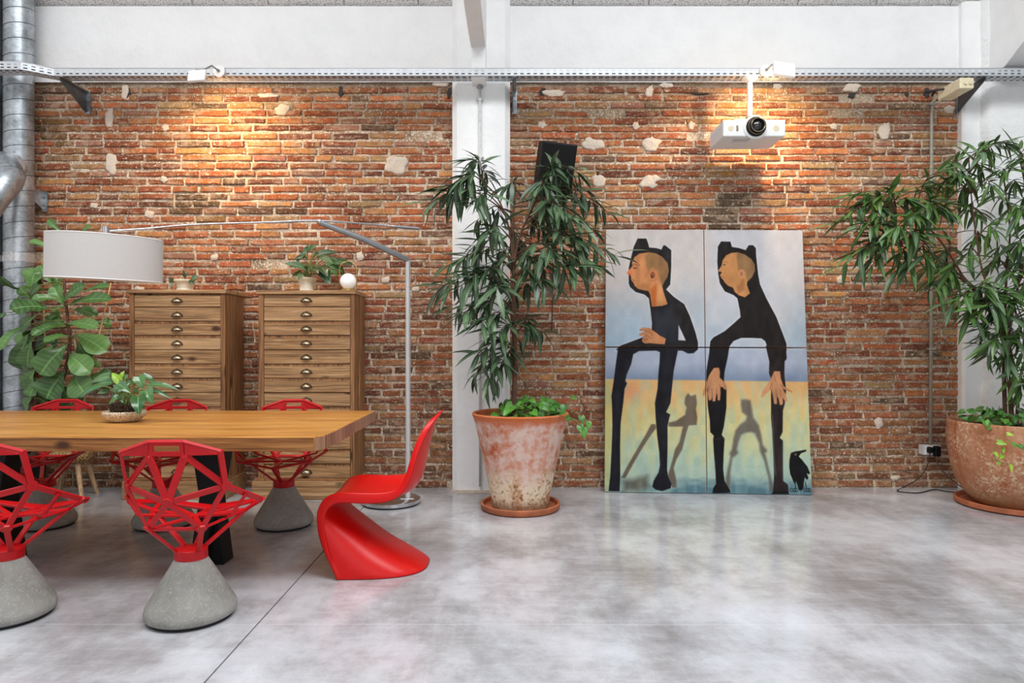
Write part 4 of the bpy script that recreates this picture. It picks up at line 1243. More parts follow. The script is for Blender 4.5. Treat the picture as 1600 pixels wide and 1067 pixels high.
def willow_tree(root, Z, trunks, tips, leafset, young, bark, mat, per=13, Lm=1.0):
    """trunks: list of pixel polylines; tips: (px, py, dz, n, size)"""
    nodes = []
    for tk in trunks:
        pts = [P(px, py, Z + dz) for px, py, dz, r in tk]
        sp_ = smooth_path(pts, 5); rs = []
        for i in range(len(sp_)):
            f = i / 5; k = min(int(f), len(tk) - 1); k2 = min(k + 1, len(tk) - 1)
            rs.append(tk[k][3] + (tk[k2][3] - tk[k][3]) * (f - k))
        m = MB(); m.tube(sp_, rs, 9); m.build('trunk', bark, root, smooth=True)
        nodes += [p for p in sp_[len(sp_)//4:]]
    leaves = []; br = MB()
    for (px, py, dz, n, sc) in tips:
        e = P(px, py, Z + dz)
        # attach to a trunk node that lies a little below the tip and nearer to the trunk
        best = min(nodes, key=lambda q: (q - e).length + max(0, (q.z - e.z)) * 1.2)
        s_ = best
        mid = s_.lerp(e, .5) + Vector((0, 0, .05 + .12 * (e - s_).length)); mid += Vector((R.uniform(-.03, .03), R.uniform(-.03, .03), 0))
        path = smooth_path([s_, mid, e], 5)
        br.tube(path, [.006 - .0045 * i / (len(path) - 1) for i in range(len(path))], 5)
        d_end = (path[-1] - path[-3]).normalized()
        n = int(n * 1.35)
        for k in range(n):
            u = (k + .5) / n
            f = 1 - (1 - u) * .62
            pos_f = f * (len(path) - 1); i0 = min(int(pos_f), len(path) - 2)
            p = path[i0].lerp(path[i0 + 1], pos_f - i0)
            dd = (path[i0 + 1] - path[i0]).normalized()
            az = k * 2.4 + R.uniform(-.5, .5)
            side = Vector((math.cos(az), math.sin(az), 0)); side = (side - dd * side.dot(dd) * .4)
            tilt = R.uniform(-1.0, .55) if u < .8 else R.uniform(-.5, .9)
            d = (side + dd * (.3 + .9 * u) + Vector((0, 0, tilt))).normalized()
            s = sc * Lm * R.uniform(.70, 1.25)
            leaves.append((p, d, Vector((R.uniform(-.35, .35), R.uniform(-.6, .1), 1)), s))
    b = br.build('branches', bark, root, smooth=True); b['kind'] = 'stuff'
    make_tree(root, leaves, leafset, young, mat)

def mkset(mat, k=1.0):
    return [leaf_mesh('leaf', mat, .172 * k, .031 * k, 5, dr, fo, 'lance') for dr, fo in ((.12, .25), (.30, .35), (.5, .2), (.02, .4), (.22, .12))]
LS1 = mkset(M['leaf']) + mkset(M['leaf'], 1.1); LS2 = mkset(M['leaf2'], 1.0) + mkset(M['leaf'], 1.0)
young = leaf_mesh('leaf', M['leaf_young'], .12, .024, 5, .1, .3, 'lance')
ivy = [leaf_mesh('ivy_leaf', M['ivy'], .055, .05, 4, dr, .2, 'heart') for dr in (.1, .4)]
ivy_y = leaf_mesh('ivy_leaf', M['leaf_young'], .05, .035, 4, .2, .2, 'heart')

def add_ivy(root, c, r, z, n, spill):
    o = origin_of(root)
    for k in range(n):
        a = R.uniform(0, 2 * math.pi); q = r * math.sqrt(R.random())
        p = Vector((c.x + q * math.cos(a), c.y + q * math.sin(a), z + R.uniform(.02, .12) * (1.3 - q / r * .5)))
        d = Vector((math.cos(a + R.uniform(-.9, .9)), math.sin(a + R.uniform(-.9, .9)) - .5, R.uniform(-.7, .35)))
        mt = Matrix.Translation(p - o) @ frame(d, (R.uniform(-.5, .5), -.9, .8)) @ Matrix.Scale(R.uniform(.8, 1.55), 4)
        ob = bpy.data.objects.new('ivy_leaf', R.choice(ivy)); COL.objects.link(ob); ob.parent = root; ob.matrix_local = mt
    m = MB()
    for k in range(14):
        a = R.uniform(0, 2 * math.pi); q = r * .8 * R.random()
        b = Vector((c.x + q * math.cos(a), c.y + q * math.sin(a), z - .02))
        m.tube(smooth_path([b, b + Vector((R.uniform(-.05, .05), R.uniform(-.05, .02), .08)), b + Vector((R.uniform(-.12, .12), R.uniform(-.1, .03), .07))], 4), .002, 5)
    for path, col in spill:
        sp_ = smooth_path(path, 6); m.tube(sp_, .0022, 5)
        for i in range(4, len(sp_), 5):
            d = Vector((R.uniform(-.6, .6), -.5, R.uniform(-.8, 0)))
            mt = Matrix.Translation(sp_[i] - o) @ frame(d, (R.uniform(-.4, .4), -1, .5)) @ Matrix.Scale(R.uniform(.75, 1.15), 4)
            ob = bpy.data.objects.new('ivy_leaf', ivy_y if col else R.choice(ivy)); COL.objects.link(ob); ob.parent = root; ob.matrix_local = mt
    m.build('ivy_stems', M['stem'], root, smooth=True)['kind'] = 'stuff'

R = random.Random(5)
# central willow-leaved fig in the limed pot
ZP = 4.84; c0 = P(813, 0, ZP)
t1 = thing('potted_tree', 'tall willow-leaved fig tree in a limed terracotta pot before the white pillar', 'potted tree', (c0.x, ZP, 0))
m = MB(); m.lathe([(.0001, .018), (.19, .018), (.202, .022), (.210, .10), (.318, .60), (.332, .645), (.343, .672), (.336, .682), (.318, .676), (.305, .640), (.30, .62), (.0001, .62)], (c0.x, ZP, 0), 56)
m.build('pot', M['pot'], t1, auto=50)
m = MB(); m.lathe([(.0001, .0), (.262, .0), (.278, .012), (.282, .044), (.276, .048), (.264, .044), (.258, .018), (.0001, .017)], (c0.x, ZP, 0), 56)
m.build('saucer', M['saucer'], t1, auto=50)
m = MB(); m.lathe([(.0001, .648), (.15, .645), (.309, .632)], (c0.x, ZP, 0), 30); m.build('soil', M['soil'], t1, smooth=True)
TR1 = [[(802, 645, 0, .019), (805, 560, 0, .017), (801, 480, 0, .016), (803, 420, 0, .013), (801, 350, 0, .010), (806, 300, .0, .006)],
       [(804, 500, 0, .012), (803, 420, 0, .011), (812, 370, -.03, .008), (832, 325, -.05, .006), (848, 290, -.05, .004)],
       [(803, 430, 0, .010), (796, 360, -.02, .007), (778, 310, -.05, .005), (755, 285, -.06, .004)]]
g = lambda px, py, dz=0, n=13, s=1.0: (px, py, dz, n, s)
tips1 = [g(741, 250, -.05, 16), g(728, 282, -.12, 14), g(700, 292, -.2, 15, 1.15), g(668, 318, -.15, 12, 1.3), g(690, 312, .05, 10, 1.1), g(742, 315, -.2, 15), g(762, 280, .1, 10), g(790, 292, 0, 10, .9), g(808, 300, .1, 9, .8),
         g(862, 262, -.1, 18, 1.0), g(850, 292, -.2, 15, 1.1), g(885, 282, 0, 14), g(908, 272, -.1, 9), g(918, 300, .1, 10), g(872, 322, -.25, 14, 1.3), g(895, 340, -.3, 14, 1.35), g(935, 322, 0, 11), g(960, 338, .1, 10, .9),
         g(930, 360, -.1, 12), g(900, 375, -.25, 14, 1.3), g(948, 390, -.05, 13, 1.1), g(968, 402, -.1, 8, 1.15), g(925, 412, -.2, 16, 1.25), g(895, 420, -.3, 16, 1.35), g(868, 395, -.3, 13, 1.1), g(845, 355, .1, 12), g(838, 410, -.1, 15, 1.1), g(850, 440, -.2, 14, 1.1), g(830, 452, .1, 9),
         g(780, 340, .1, 10), g(765, 365, -.2, 12, 1.1), g(740, 385, .1, 10, .9), g(722, 405, -.1, 14), g(700, 415, -.15, 12, 1.05), g(690, 448, -.1, 11, 1.1), g(682, 455, .1, 9), g(712, 450, -.25, 13, 1.1), g(742, 430, -.2, 15, 1.2), g(765, 420, 0, 12), g(776, 452, -.25, 13, 1.15),
         g(722, 490, -.2, 13, 1.15), g(700, 480, 0, 10, 1.1), g(752, 505, -.25, 15, 1.25), g(748, 480, 0, 11), g(778, 520, -.2, 12, 1.2), g(745, 555, -.2, 13, 1.25), g(762, 590, -.15, 13, 1.15), g(775, 600, 0, 9), g(740, 590, .05, 9, .9), g(790, 565, .1, 8), g(828, 512, -.05, 12, .9), g(848, 520, 0, 9, .9), g(815, 540, .1, 7, .9),
         g(790, 400, .15, 12), g(815, 380, .15, 12), g(870, 350, .15, 11), g(860, 425, .15, 10), g(800, 470, .15, 8), g(745, 345, .15, 9), g(905, 395, .1, 10), g(880, 300, .15, 10)]
willow_tree(t1, ZP, TR1, tips1, LS1, young, M['bark'], M['leaf'])
add_ivy(t1, Vector((c0.x + .05, ZP - .02, 0)), .24, .645, 90, [([P(868, 645, 4.62), P(890, 628, 4.6), P(903, 615, 4.6)], 0), ([P(880, 650, 4.58), P(897, 655, 4.52), P(912, 672, 4.5), P(905, 660, 4.5)], 0), ([P(893, 640, 4.6), P(915, 655, 4.55), P(922, 662, 4.52)], 0)])

# right-hand fig in the bowl-shaped pot
ZQ = 4.90; c1_ = P(1588, 0, ZQ)
t2 = thing('potted_tree', 'leaning willow-leaved fig in the rounded crusted bowl pot at the right frame edge', 'potted tree', (c1_.x, ZQ, 0))
m = MB(); m.lathe([(.0001, .02), (.24, .02), (.262, .028), (.315, .08), (.375, .18), (.408, .30), (.425, .42), (.430, .52), (.422, .575), (.428, .60), (.420, .612), (.405, .605), (.395, .57), (.39, .545), (.0001, .545)], (c1_.x, ZQ, 0), 64)
m.build('pot', M['pot2'], t2, auto=50)
m = MB(); m.lathe([(.0001, .0), (.355, .0), (.378, .012), (.382, .042), (.374, .046), (.362, .040), (.35, .018), (.0001, .018)], (c1_.x, ZQ, 0), 64)
m.build('saucer', M['saucer'], t2, auto=50)
m = MB(); m.lathe([(.0001, .575), (.25, .57), (.41, .56)], (c1_.x, ZQ, 0), 30); m.build('soil', M['soil'], t2, smooth=True)
TR2 = [[(1571, 672, -.02, .015), (1569, 600, 0, .014), (1566, 520, .02, .012), (1545, 485, 0, .011), (1524, 452, -.02, .010), (1505, 432, -.03, .008), (1478, 388, -.06, .007), (1445, 352, -.08, .005), (1400, 335, -.1, .003)],
       [(1583, 676, -.06, .014), (1578, 610, -.06, .013), (1571, 540, -.04, .012), (1570, 505, 0, .010), (1573, 420, .02, .008), (1578, 360, .04, .006), (1570, 290, .05, .004)],
       [(1588, 672, .0, .012), (1590, 600, .02, .011), (1577, 530, .05, .010), (1590, 450, .06, .009), (1604, 380, .06, .006), (1600, 280, .05, .004)],
       [(1560, 500, .02, .008), (1540, 440, 0, .007), (1530, 400, 0, .006), (1520, 330, 0, .005), (1515, 270, .03, .003)],
       [(1545, 485, 0, .007), (1500, 430, -.1, .006), (1455, 395, -.15, .004), (1410, 385, -.15, .003)]]
tips2 = [g(1318, 342, -.15, 9, 1.0), g(1300, 350, -.1, 7, .9), g(1335, 325, -.1, 11), g(1345, 355, -.2, 12, 1.05), g(1332, 305, -.1, 9, 1.0), g(1362, 310, -.15, 13, 1.1), g(1370, 340, -.2, 15, 1.1), g(1390, 322, 0, 12), g(1392, 300, -.1, 10, 1.0), g(1402, 355, -.25, 14, 1.1), g(1420, 310, -.1, 14, 1.1), g(1428, 338, -.2, 14, 1.1), g(1448, 290, -.1, 13, 1.1), g(1455, 318, -.2, 15, 1.15), g(1440, 365, -.25, 15, 1.2), g(1470, 290, 0, 12), g(1482, 262, -.05, 12, 1.0), g(1465, 268, -.15, 10), g(1498, 275, -.1, 12), g(1478, 330, -.2, 14, 1.1), g(1500, 300, .1, 11),
         g(1375, 372, -.1, 10), g(1352, 388, -.15, 11), g(1332, 402, -.15, 11, 1.1), g(1318, 415, -.1, 8, 1.0), g(1345, 420, -.05, 9, 1.0), g(1355, 425, -.1, 8), g(1400, 425, -.1, 10, 1.0), g(1418, 418, -.15, 10, 1.0), g(1395, 440, 0, 7, .9), g(1432, 430, 0, 8), g(1445, 400, -.2, 11, 1.1), g(1455, 445, -.1, 9, 1.0), g(1465, 455, -.15, 9), g(1485, 425, -.15, 12, 1.1), g(1490, 470, -.2, 13, 1.15), g(1508, 462, 0, 11), g(1470, 400, 0, 10),
         g(1555, 228, 0, 12, 1.0), g(1575, 222, -.1, 12), g(1540, 238, -.1, 9), g(1590, 235, .1, 12), g(1602, 250, -.1, 12), g(1535, 265, .0, 8), g(1548, 290, -.1, 9, 1.0), g(1572, 268, -.1, 10), g(1520, 290, .1, 7), g(1518, 245, .1, 6), g(1585, 290, 0, 9), g(1598, 330, -.15, 13, 1.2), g(1570, 318, .1, 8), g(1532, 335, 0, 10, 1.0), g(1512, 330, .1, 8), g(1552, 360, -.1, 10, 1.0), g(1526, 375, .1, 8), g(1560, 395, .05, 7), g(1592, 385, -.1, 11, 1.1), g(1600, 410, .1, 10), g(1545, 415, .1, 7),
         g(1510, 400, .05, 8), g(1530, 455, -.2, 13, 1.2), g(1545, 478, -.25, 14, 1.3), g(1560, 455, -.1, 11, 1.2), g(1515, 495, -.2, 13, 1.2), g(1535, 515, -.1, 11, 1.1), g(1568, 490, -.2, 13, 1.3), g(1588, 470, -.2, 12, 1.2), g(1602, 450, .1, 10, 1.2), g(1580, 430, -.1, 10), g(1555, 530, -.2, 12, 1.2), g(1585, 530, -.15, 11, 1.1), g(1600, 510, -.1, 10, 1.2), g(1525, 540, -.05, 8), g(1572, 560, -.1, 9, 1.1), g(1545, 555, 0, 8), g(1608, 560, -.15, 9, 1.1), g(1604, 600, -.2, 10, 1.2), g(1596, 620, -.1, 8, 1.0), g(1612, 300, 0, 12, 1.1), g(1618, 360, -.05, 12, 1.1), g(1620, 430, 0, 12, 1.1), g(1622, 500, 0, 12, 1.1), g(1625, 250, 0, 12, 1.0)]
willow_tree(t2, ZQ, TR2, tips2, LS2, young, M['bark2'], M['leaf2'])
m = MB(); m.tube([P(1578, 672, 4.86), P(1576, 600, 4.9), P(1574, 520, 4.92)], .007, 8); m.build('plant_stake', M['stem'], t2, smooth=True)
add_ivy(t2, Vector((c1_.x, ZQ - .02, 0)), .34, .575, 80, [([P(1590, 672, 4.6), P(1565, 682, 4.50), P(1555, 700, 4.48), P(1556, 718, 4.48), P(1578, 726, 4.47)], 1), ([P(1566, 690, 4.49), P(1567, 705, 4.48), P(1565, 715, 4.48)], 1), ([P(1560, 668, 4.62), P(1545, 660, 4.7), P(1536, 655, 4.7)], 0), ([P(1570, 684, 4.49), P(1585, 694, 4.47), P(1595, 696, 4.46)], 0)])

# fiddle-leaf fig behind the table
ZF = 5.02
def big_leaf(root, mat, name, B, T, W, bow=.12, shape='fiddle', wav=.035, fold=.18, facing=(0, -1, .35)):
    B, T = Vector(B), Vector(T); L = (T - B).length
    vs, fs, rb_ = leaf_verts(L, W, 15 if shape == 'fiddle' else 9, 0, fold, shape, wav)
    fr = Matrix.Translation(B) @ frame(T - B, facing)
    vv = []
    for v in vs:
        s = v[0] / L; v = Vector(v); v.z += bow * L * math.sin(math.pi * max(0, min(1, s)))
        vv.append(fr @ v)
    m = MB(); m.add(vv, fs); ob = m.build(name, mat, root, smooth=True, fix=False)
    at = ob.data.attributes.new('rib', 'FLOAT', 'POINT'); at.data.foreach_set('value', rb_)
    return ob
fig = thing('potted_fig', 'large-leaved fiddle-leaf fig on bamboo stakes between ducts and left chest', 'plant', P(102, 0, ZF) * 1)
fig.location.z = 0; fig['_o'] = (fig.location.x, ZF, 0)
q = lambda x, y, dz=0: P(x * .2906, 330 + y * .2906, ZF + dz)
FL = [(170,430,200,305,95,0),(105,420,0,350,45,-.2),(165,465,105,405,50,-.1),(165,465,215,400,55,-.1),(275,385,215,290,62,0),(290,530,50,530,105,-.25),(335,480,165,475,42,-.1),(340,485,460,395,52,-.15),(345,505,290,400,60,0),(370,505,600,475,62,-.15),(370,505,295,535,48,-.2),(395,530,525,565,52,-.05),(365,605,530,625,55,-.2),(330,610,172,670,55,-.2),(410,680,235,705,58,-.3),(415,665,575,755,95,-.1),(160,610,0,750,55,-.2),(360,720,215,880,120,-.15),(375,770,490,870,92,-.2),(290,720,225,800,70,0),(350,860,250,1010,150,-.1),(400,880,460,985,110,-.15),(470,900,600,905,85,-.1),(215,925,160,1000,72,-.1),(150,660,130,860,110,.15),(190,850,160,960,115,.1),(50,545,0,575,30,-.2),(335,115,258,45,32,0),(430,122,490,80,36,0),(285,210,155,160,36,-.1),(110,450,130,520,65,.1),(520,600,600,610,62,.1),(460,430,595,405,50,.1),(200,560,120,650,80,.1),(300,560,240,650,90,.15),(330,640,300,760,90,.15),(250,900,300,1040,120,.15),(180,1000,140,1080,100,.1),(420,560,500,520,60,.1),(300,420,330,330,80,.1),(250,480,150,520,90,.12),(300,700,180,740,100,.15),(250,780,120,760,100,.15),(420,700,480,800,80,.1),(350,620,260,560,80,.12),(440,830,540,830,80,.12),(200,980,330,1010,110,.15),(330,930,400,1060,110,.1),(170,700,150,840,95,.05),(150,780,135,640,80,.1),(190,900,140,980,95,.05),(230,640,150,720,80,.1),(300,330,370,250,60,.1),(230,400,150,340,60,.05)]
stem = smooth_path([q(150, 1300, 0), q(300, 1000, 0), q(372, 760, 0), q(362, 560, 0), q(352, 470, 0), q(345, 300, 0.03), q(350, 120, 0.05)], 6)
m = MB(); m.tube(stem, [.016 - .010 * i / (len(stem) - 1) for i in range(len(stem))], 8); m.build('trunk', M['bark2'], fig, smooth=True)
m = MB(); m.tube(smooth_path([q(130, 1290), q(180, 950, .05), q(175, 600, .05), q(168, 440, 0)], 5), .009, 8); m.build('trunk', M['bark2'], fig, smooth=True)
pet = MB()
for x0, y0, x1, y1, w, dz in FL:
    B = q(x0, y0, dz * .3); T = q(x1, y1, dz + R.uniform(-.05, .05))
    fy = .1 + .7 * R.random() + (.5 if abs(y1 - y0) < 60 else 0)
    big_leaf(fig, M['fiddle'], 'leaf', B, T, w * .2906 * ZF / F * 1.5, R.uniform(.06, .14), 'fiddle', R.uniform(.02, .05), R.uniform(.1, .3), (R.uniform(-.3, .3), -1, fy))
    nn = min(stem, key=lambda s: (s - B).length)
    pet.tube([nn, nn.lerp(B, .6) + Vector((0, 0, .015)), B], .004, 5)
pet.build('petioles', M['stem'], fig, smooth=True)['kind'] = 'stuff'
for a in (((225, 250, .05), (240, 640, .05)), ((597, 385, -.05), (488, 865, -.05)), ((330, 380, .1), (332, 420, .1))):
    m = MB(); p_, r_ = q(*a[0]), q(*a[1]); r_ = p_ + (r_ - p_) * 2.4 if a[0][0] != 330 else r_
    if r_.z < .35: r_ = p_ + (r_ - p_) * ((p_.z - .35) / (p_.z - r_.z))
    m.tube([p_, r_], .005, 6); m.build('bamboo_stake', M['bamboo'], fig, smooth=True)
m = MB(); fx = fig.location.x
m.lathe([(.0001, .0), (.10, .0), (.11, .01), (.13, .30), (.135, .32), (.122, .32), (.118, .29), (.0001, .29)], (P(40, 0, 4.98).x, 4.98, 0), 32); m.build('pot', M['blackplastic'], fig, auto=50)

# ------------------------------------------------------------------ things on the chests
def lathe_pot(t, c, prof, mat, name='pot'):
    m = MB(); m.lathe(prof, c, 28); return m.build(name, mat, t, auto=45)
c = P(289, 450, 5.28); c.z = ZT1
p1 = thing('potted_plant', 'low cream planter with a few small leaves on the left chest', 'plant', c)
po = lathe_pot(p1, c, [(.0001, 0), (.062, 0), (.066, .008), (.058, .018), (.064, .05), (.072, .066), (.088, .074), (.090, .084), (.082, .088), (.070, .080), (.0001, .078)], M['cream'])
MB().lathe([(.0001, .082), (.07, .08)], c, 16).build('soil', M['soil'], p1)
for bx, by, tx, ty, w in ((298, 438, 311, 432, 18), (296, 437, 303, 445, 12), (272, 440, 264, 434, 13), (270, 440, 266, 449, 10), (290, 436, 287, 421, 10), (288, 436, 296, 425, 8), (300, 441, 308, 436, 9)):
    big_leaf(p1, M['leaf'], 'leaf', P(bx, by, 5.22), P(tx, ty, 5.19), w * 5.2 / F * .5, .1, 'oval', 0, .2)
c = P(479.5, 453, 5.28); c.z = ZT2
p2 = thing('potted_plant', 'trailing heart-leaved plant in a cream ceramic pot on the right chest', 'plant', c)
lathe_pot(p2, c, [(.0001, 0), (.054, 0), (.058, .008), (.053, .02), (.056, .06), (.068, .085), (.082, .096), (.084, .106), (.077, .108), (.062, .098), (.0001, .096)], M['cream'])
MB().lathe([(.0001, .101), (.064, .099)], c, 16).build('soil', M['soil'], p2)
AN = [(474,418,443,412,0),(473,398,463,412,1),(482,388,470,398,1),(485,388,497,383,1),(497,395,488,405,1),(497,399,529,395,1),(515,413,540,404,0),(525,410,550,411,1),(503,403,520,412,1),(515,408,538,425,1.2),(505,425,515,445,1.2),(505,424,507,440,1),(518,420,528,432,1),(535,425,543,438,.8),(470,425,455,433,.7),(470,428,466,440,.6),(476,400,460,405,1),(488,420,498,428,.9),(503,418,512,432,1),(528,408,552,414,.8),(480,420,470,412,.7),(487,415,484,428,.7),(474,430,482,420,.6)]
sm = MB()
for bx, by, tx, ty, k in AN:
    dz = R.uniform(-.10, .06) if tx < 526 and bx < 515 else R.uniform(.13, .18)
    B = P(bx, by, 5.26 + dz * .5); T = P(tx, ty, 5.22 + dz)
    L = (T - B).length
    big_leaf(p2, M['leaf2'] if R.random() < .4 else M['leaf'], 'leaf', B, T, L * .55 * (k or .8), .08, 'heart', .01, .2, (R.uniform(-.5, .5), -1, R.uniform(.1, .9)))
    sm.tube(smooth_path([Vector((c.x + R.uniform(-.03, .03), c.y, c.z + .09)), Vector(((c.x + B.x) / 2, B.y, max(B.z, c.z + .16) + .02)), B], 4), .0025, 5)
sm.build('stems', M['stem'], p2, smooth=True)

c = P(544, 455, 5.24); c.z = ZT2
gl = thing('globe_lamp', 'small portable lamp with opal globe and brass hoop handle', 'lamp', c)
m = MB(); m.lathe([(.0001, 0), (.052, 0), (.056, .004), (.056, .016), (.05, .02), (.0001, .02)], c, 28); m.build('base', M['gold'], gl, auto=40)
m = MB(); m.sphere(c + Vector((0, 0, .077)), .062, 28, 18); m.build('globe', M['opal'], gl, smooth=True)
hp = [c + Vector((-.066, 0, .004)), c + Vector((-.066, 0, .17))] + [c + Vector((-.066 * math.cos(a), 0, .17 + .062 * math.sin(a))) for a in np.linspace(.2, math.pi - .2, 9)] + [c + Vector((.066, 0, .17)), c + Vector((.066, 0, .004))]
m = MB(); m.tube(hp, .0042, 8); m.build('hoop_handle', M['gold'], gl, smooth=True)

# ------------------------------------------------------------------ table
TX1 = -.868; TY0, TY1 = 3.125, 4.33; TT, TB = .742, .674
tb = thing('dining_table', 'long thick solid-wood slab table with black steel legs', 'table', (-2.3, 3.73, 0))
nb = 5
for k in range(nb):
    ya = TY0 + (TY1 - TY0) * k / nb; yb = TY0 + (TY1 - TY0) * (k + 1) / nb
    z_ = -.0008 * (k % 2)
    m = MB()
    if k == 0: m.prism([(-3.75, ya, TB), (TX1 - .035, ya, TB), (TX1 - .004, ya + .05, TB), (TX1, yb, TB), (-3.75, yb, TB)], (0, 0, TT - TB + z_))
    else: m.box(-3.75, TX1 + .002 * (k % 2), ya + .0006, yb, TB, TT + z_)
    m.build('tabletop_board', M['tabletop'], tb, bevel=.005 if k in (0, nb - 1) else .0015)
MB().box(-3.75, TX1 - .038, TY0 - .0015, TY0 + .002, TB + .004, TT - .005).build('front_edge', M['tablefront'], tb)
m = MB(); m.prism([(TX1 - .0345, TY0 + .0005, TB + .004), (TX1 - .003, TY0 + .05, TB + .004), (TX1 + .0035, TY0 + .24, TB + .004), (TX1 + .0035, TY1 - .004, TB + .004), (TX1 - .01, TY1 - .004, TB + .004), (TX1 - .04, TY0 + .02, TB + .004)], (0, 0, TT - TB - .008))
m.build('end_grain', M['tableedge'], tb)
for x in (-1.595, -2.72):
    m = MB(); ys = 3.52
    for s in (-1, 1):
        m.prism([(x + s * .105, 3.55, TB), (x + s * .015, 3.55, TB), (x - s * .088, 3.55, 0), (x - s * .012, 3.55, 0)] if s > 0 else [(x - .105, 3.60, TB), (x - .015, 3.60, TB), (x + .075, 3.60, 0), (x - .0, 3.60, 0)], (0, .13, 0))
    m.box(x - .1, x + .1, 3.5, 3.85, TB - .02, TB)
    m.build('leg', M['black'], tb, bevel=.003)

# plant bowl on the table
c = P(194.5, 655, 3.72); c.z = TT
bw = thing('potted_plant', 'glossy heart-leaved plant in a woven bowl on the table', 'plant', c)
lathe_pot(bw, c, [(.0001, 0), (.058, 0), (.080, .010), (.104, .036), (.109, .052), (.105, .060), (.099, .056), (.090, .030), (.0001, .02)], M['woven'], 'bowl')
lathe_pot(bw, c, [(.0001, .02), (.055, .02), (.068, .05), (.074, .096), (.07, .10), (.062, .092), (.0001, .09)], M['basket_dark'], 'inner_basket')
MB().lathe([(.0001, .096), (.062, .094)], c, 16).build('soil', M['soil'], bw)
qq = lambda x, y, dz=0: P(100 + x * .125, 560 + y * .125, 3.72 + dz)
AT = [(440,350,205,495,120,-.12),(590,300,390,360,120,.02),(560,225,370,300,110,.08),(690,290,600,180,95,.03),(700,250,757,155,55,.06),(680,320,830,430,125,-.12),(840,320,770,290,80,.04),(930,230,990,380,130,-.02),(1000,215,1150,305,75,.06),(1080,325,1440,400,75,.0),(1130,395,1360,515,50,-.02),(1020,400,1115,560,160,-.10),(930,480,940,705,165,-.16),(710,460,560,575,75,-.08),(720,470,740,560,60,-.1),(790,490,800,420,90,.05),(860,260,900,340,100,.08),(640,440,600,520,70,.06),(500,250,330,330,90,.12),(620,370,760,420,90,-.05),(880,420,960,350,80,.05),(540,400,420,440,80,.02),(760,250,800,200,70,.08)]
sm = MB()
for x0, y0, x1, y1, w, dz in AT:
    B = qq(x0, y0, dz * .6); T = qq(x1, y1, dz)
    big_leaf(bw, M['anthurium'] if (x0, y0) not in ((690, 290), (700, 250)) else M['leaf_young'], 'leaf', B, T, w * .125 * 3.72 / F * 1.05, .12, 'heart', .0, .15, (R.uniform(-.3, .3), -1, R.uniform(.5, 1.2)))
    s0 = c + Vector((R.uniform(-.03, .03), R.uniform(-.03, .03), .09))
    sm.tube(smooth_path([s0, s0.lerp(B, .6) + Vector((0, 0, .03)), B], 4), .0024, 5)
sm.build('stems', M['stem'], bw, smooth=True)

# ------------------------------------------------------------------ wicker stool
c = P(112, 0, 5.22); c.z = 0
stl = thing('stool', 'round seagrass-topped stool on pale wooden legs behind the table', 'stool', c)
m = MB(); m.lathe([(.0001, .265), (.12, .265), (.148, .28), (.158, .31), (.152, .345), (.12, .36), (.0001, .365)], c, 30); m.build('woven_seat', M['wicker'], stl, auto=60)
for a in (35, 150, 250, 325):
    a = math.radians(a); d = Vector((math.cos(a), math.sin(a), 0))
    m = MB(); m.tube([c + d * .17 + Vector((0, 0, 0)), c + d * .095 + Vector((0, 0, .27))], [.014, .02], 12); m.build('leg', M['palewood'], stl, auto=40)

# ------------------------------------------------------------------ arc floor lamp
bc = P(611, 0, 4.98); bc.z = 0; ps = P(637.5, 405, 4.98)
al = thing('arc_floor_lamp', 'brushed steel arc lamp with a wide white drum shade over the table', 'floor lamp', bc)
m = MB(); m.lathe([(.0001, .045), (.03, .047), (.20, .044), (.212, .038), (.212, .016), (.205, .010), (.0001, .010)], bc, 48); m.build('base', M['chrome'], al, auto=40)
m = MB(); m.lathe([(.0001, 0), (.19, 0), (.19, .011), (.0001, .011)], bc, 40); m.build('base_pad', M['rubber'], al, auto=40)
m = MB(); m.box(ps.x - .05, ps.x + .05, ps.y - .045, ps.y + .045, .044, .05); m.build('pole_plate', M['chrome'], al, bevel=.002)
m = MB(); m.tube([(ps.x, ps.y, .045), (ps.x, ps.y, ps.z)], .0185, 20); m.build('pole', M['silver'], al, auto=40)
j = P(500, 348, 4.62)
m = MB(); m.tube([ps + Vector((0, 0, -.005)), ps.lerp(j, .5) + Vector((0, 0, .012)), j], [.021, .021, .019], 20); m.build('upper_arm', M['alu'], al, auto=40)
m = MB(); m.sphere(j + Vector((-.004, 0, .008)), .02, 14, 10); m.build('hinge', M['chrome'], al, smooth=True)
ss = P(168, 361, 3.86)
m = MB(); m.tube(smooth_path([P(655, 357, 4.98), P(600, 352, 4.88), j + Vector((0, -.01, .012)), P(420, 347, 4.42), P(300, 351, 4.17), P(230, 357, 4.0), ss], 6), .0065, 8); m.build('rod', M['chrome'], al, smooth=True)
m = MB(); m.tube([P(655, 357, 4.98), P(618, 354, 4.91)], .010, 10); m.build('counterweight', M['alu'], al, auto=40)
m = MB(); m.tube([P(635, 358, 4.95), P(626, 390, 4.95)], .0016, 5); m.build('tension_wire', M['chrome'], al)
Zs = 3.86; sc_ = P(165, 404, Zs); rad = 81.5 * Zs / F * .985
rot = Matrix.Translation(sc_) @ Matrix.Rotation(math.radians(2.6), 4, 'Y') @ Matrix.Rotation(math.radians(2.6), 4, 'X')
hh = 33 * Zs / F
m = MB(); m.lathe([(rad - .004, -hh), (rad, -hh), (rad, hh), (rad - .004, hh), (rad - .004, -hh)], (0, 0, 0), 72); rb(m, rot); sh = m.build('lampshade', M['shade'], al, auto=40)
m = MB(); m.lathe([(.0001, -hh + .012), (rad - .005, -hh + .012), (rad - .005, -hh + .016), (.0001, -hh + .016)], (0, 0, 0), 60); rb(m, rot); m.build('diffuser', M['shade_in'], sh, auto=40)
m = MB()
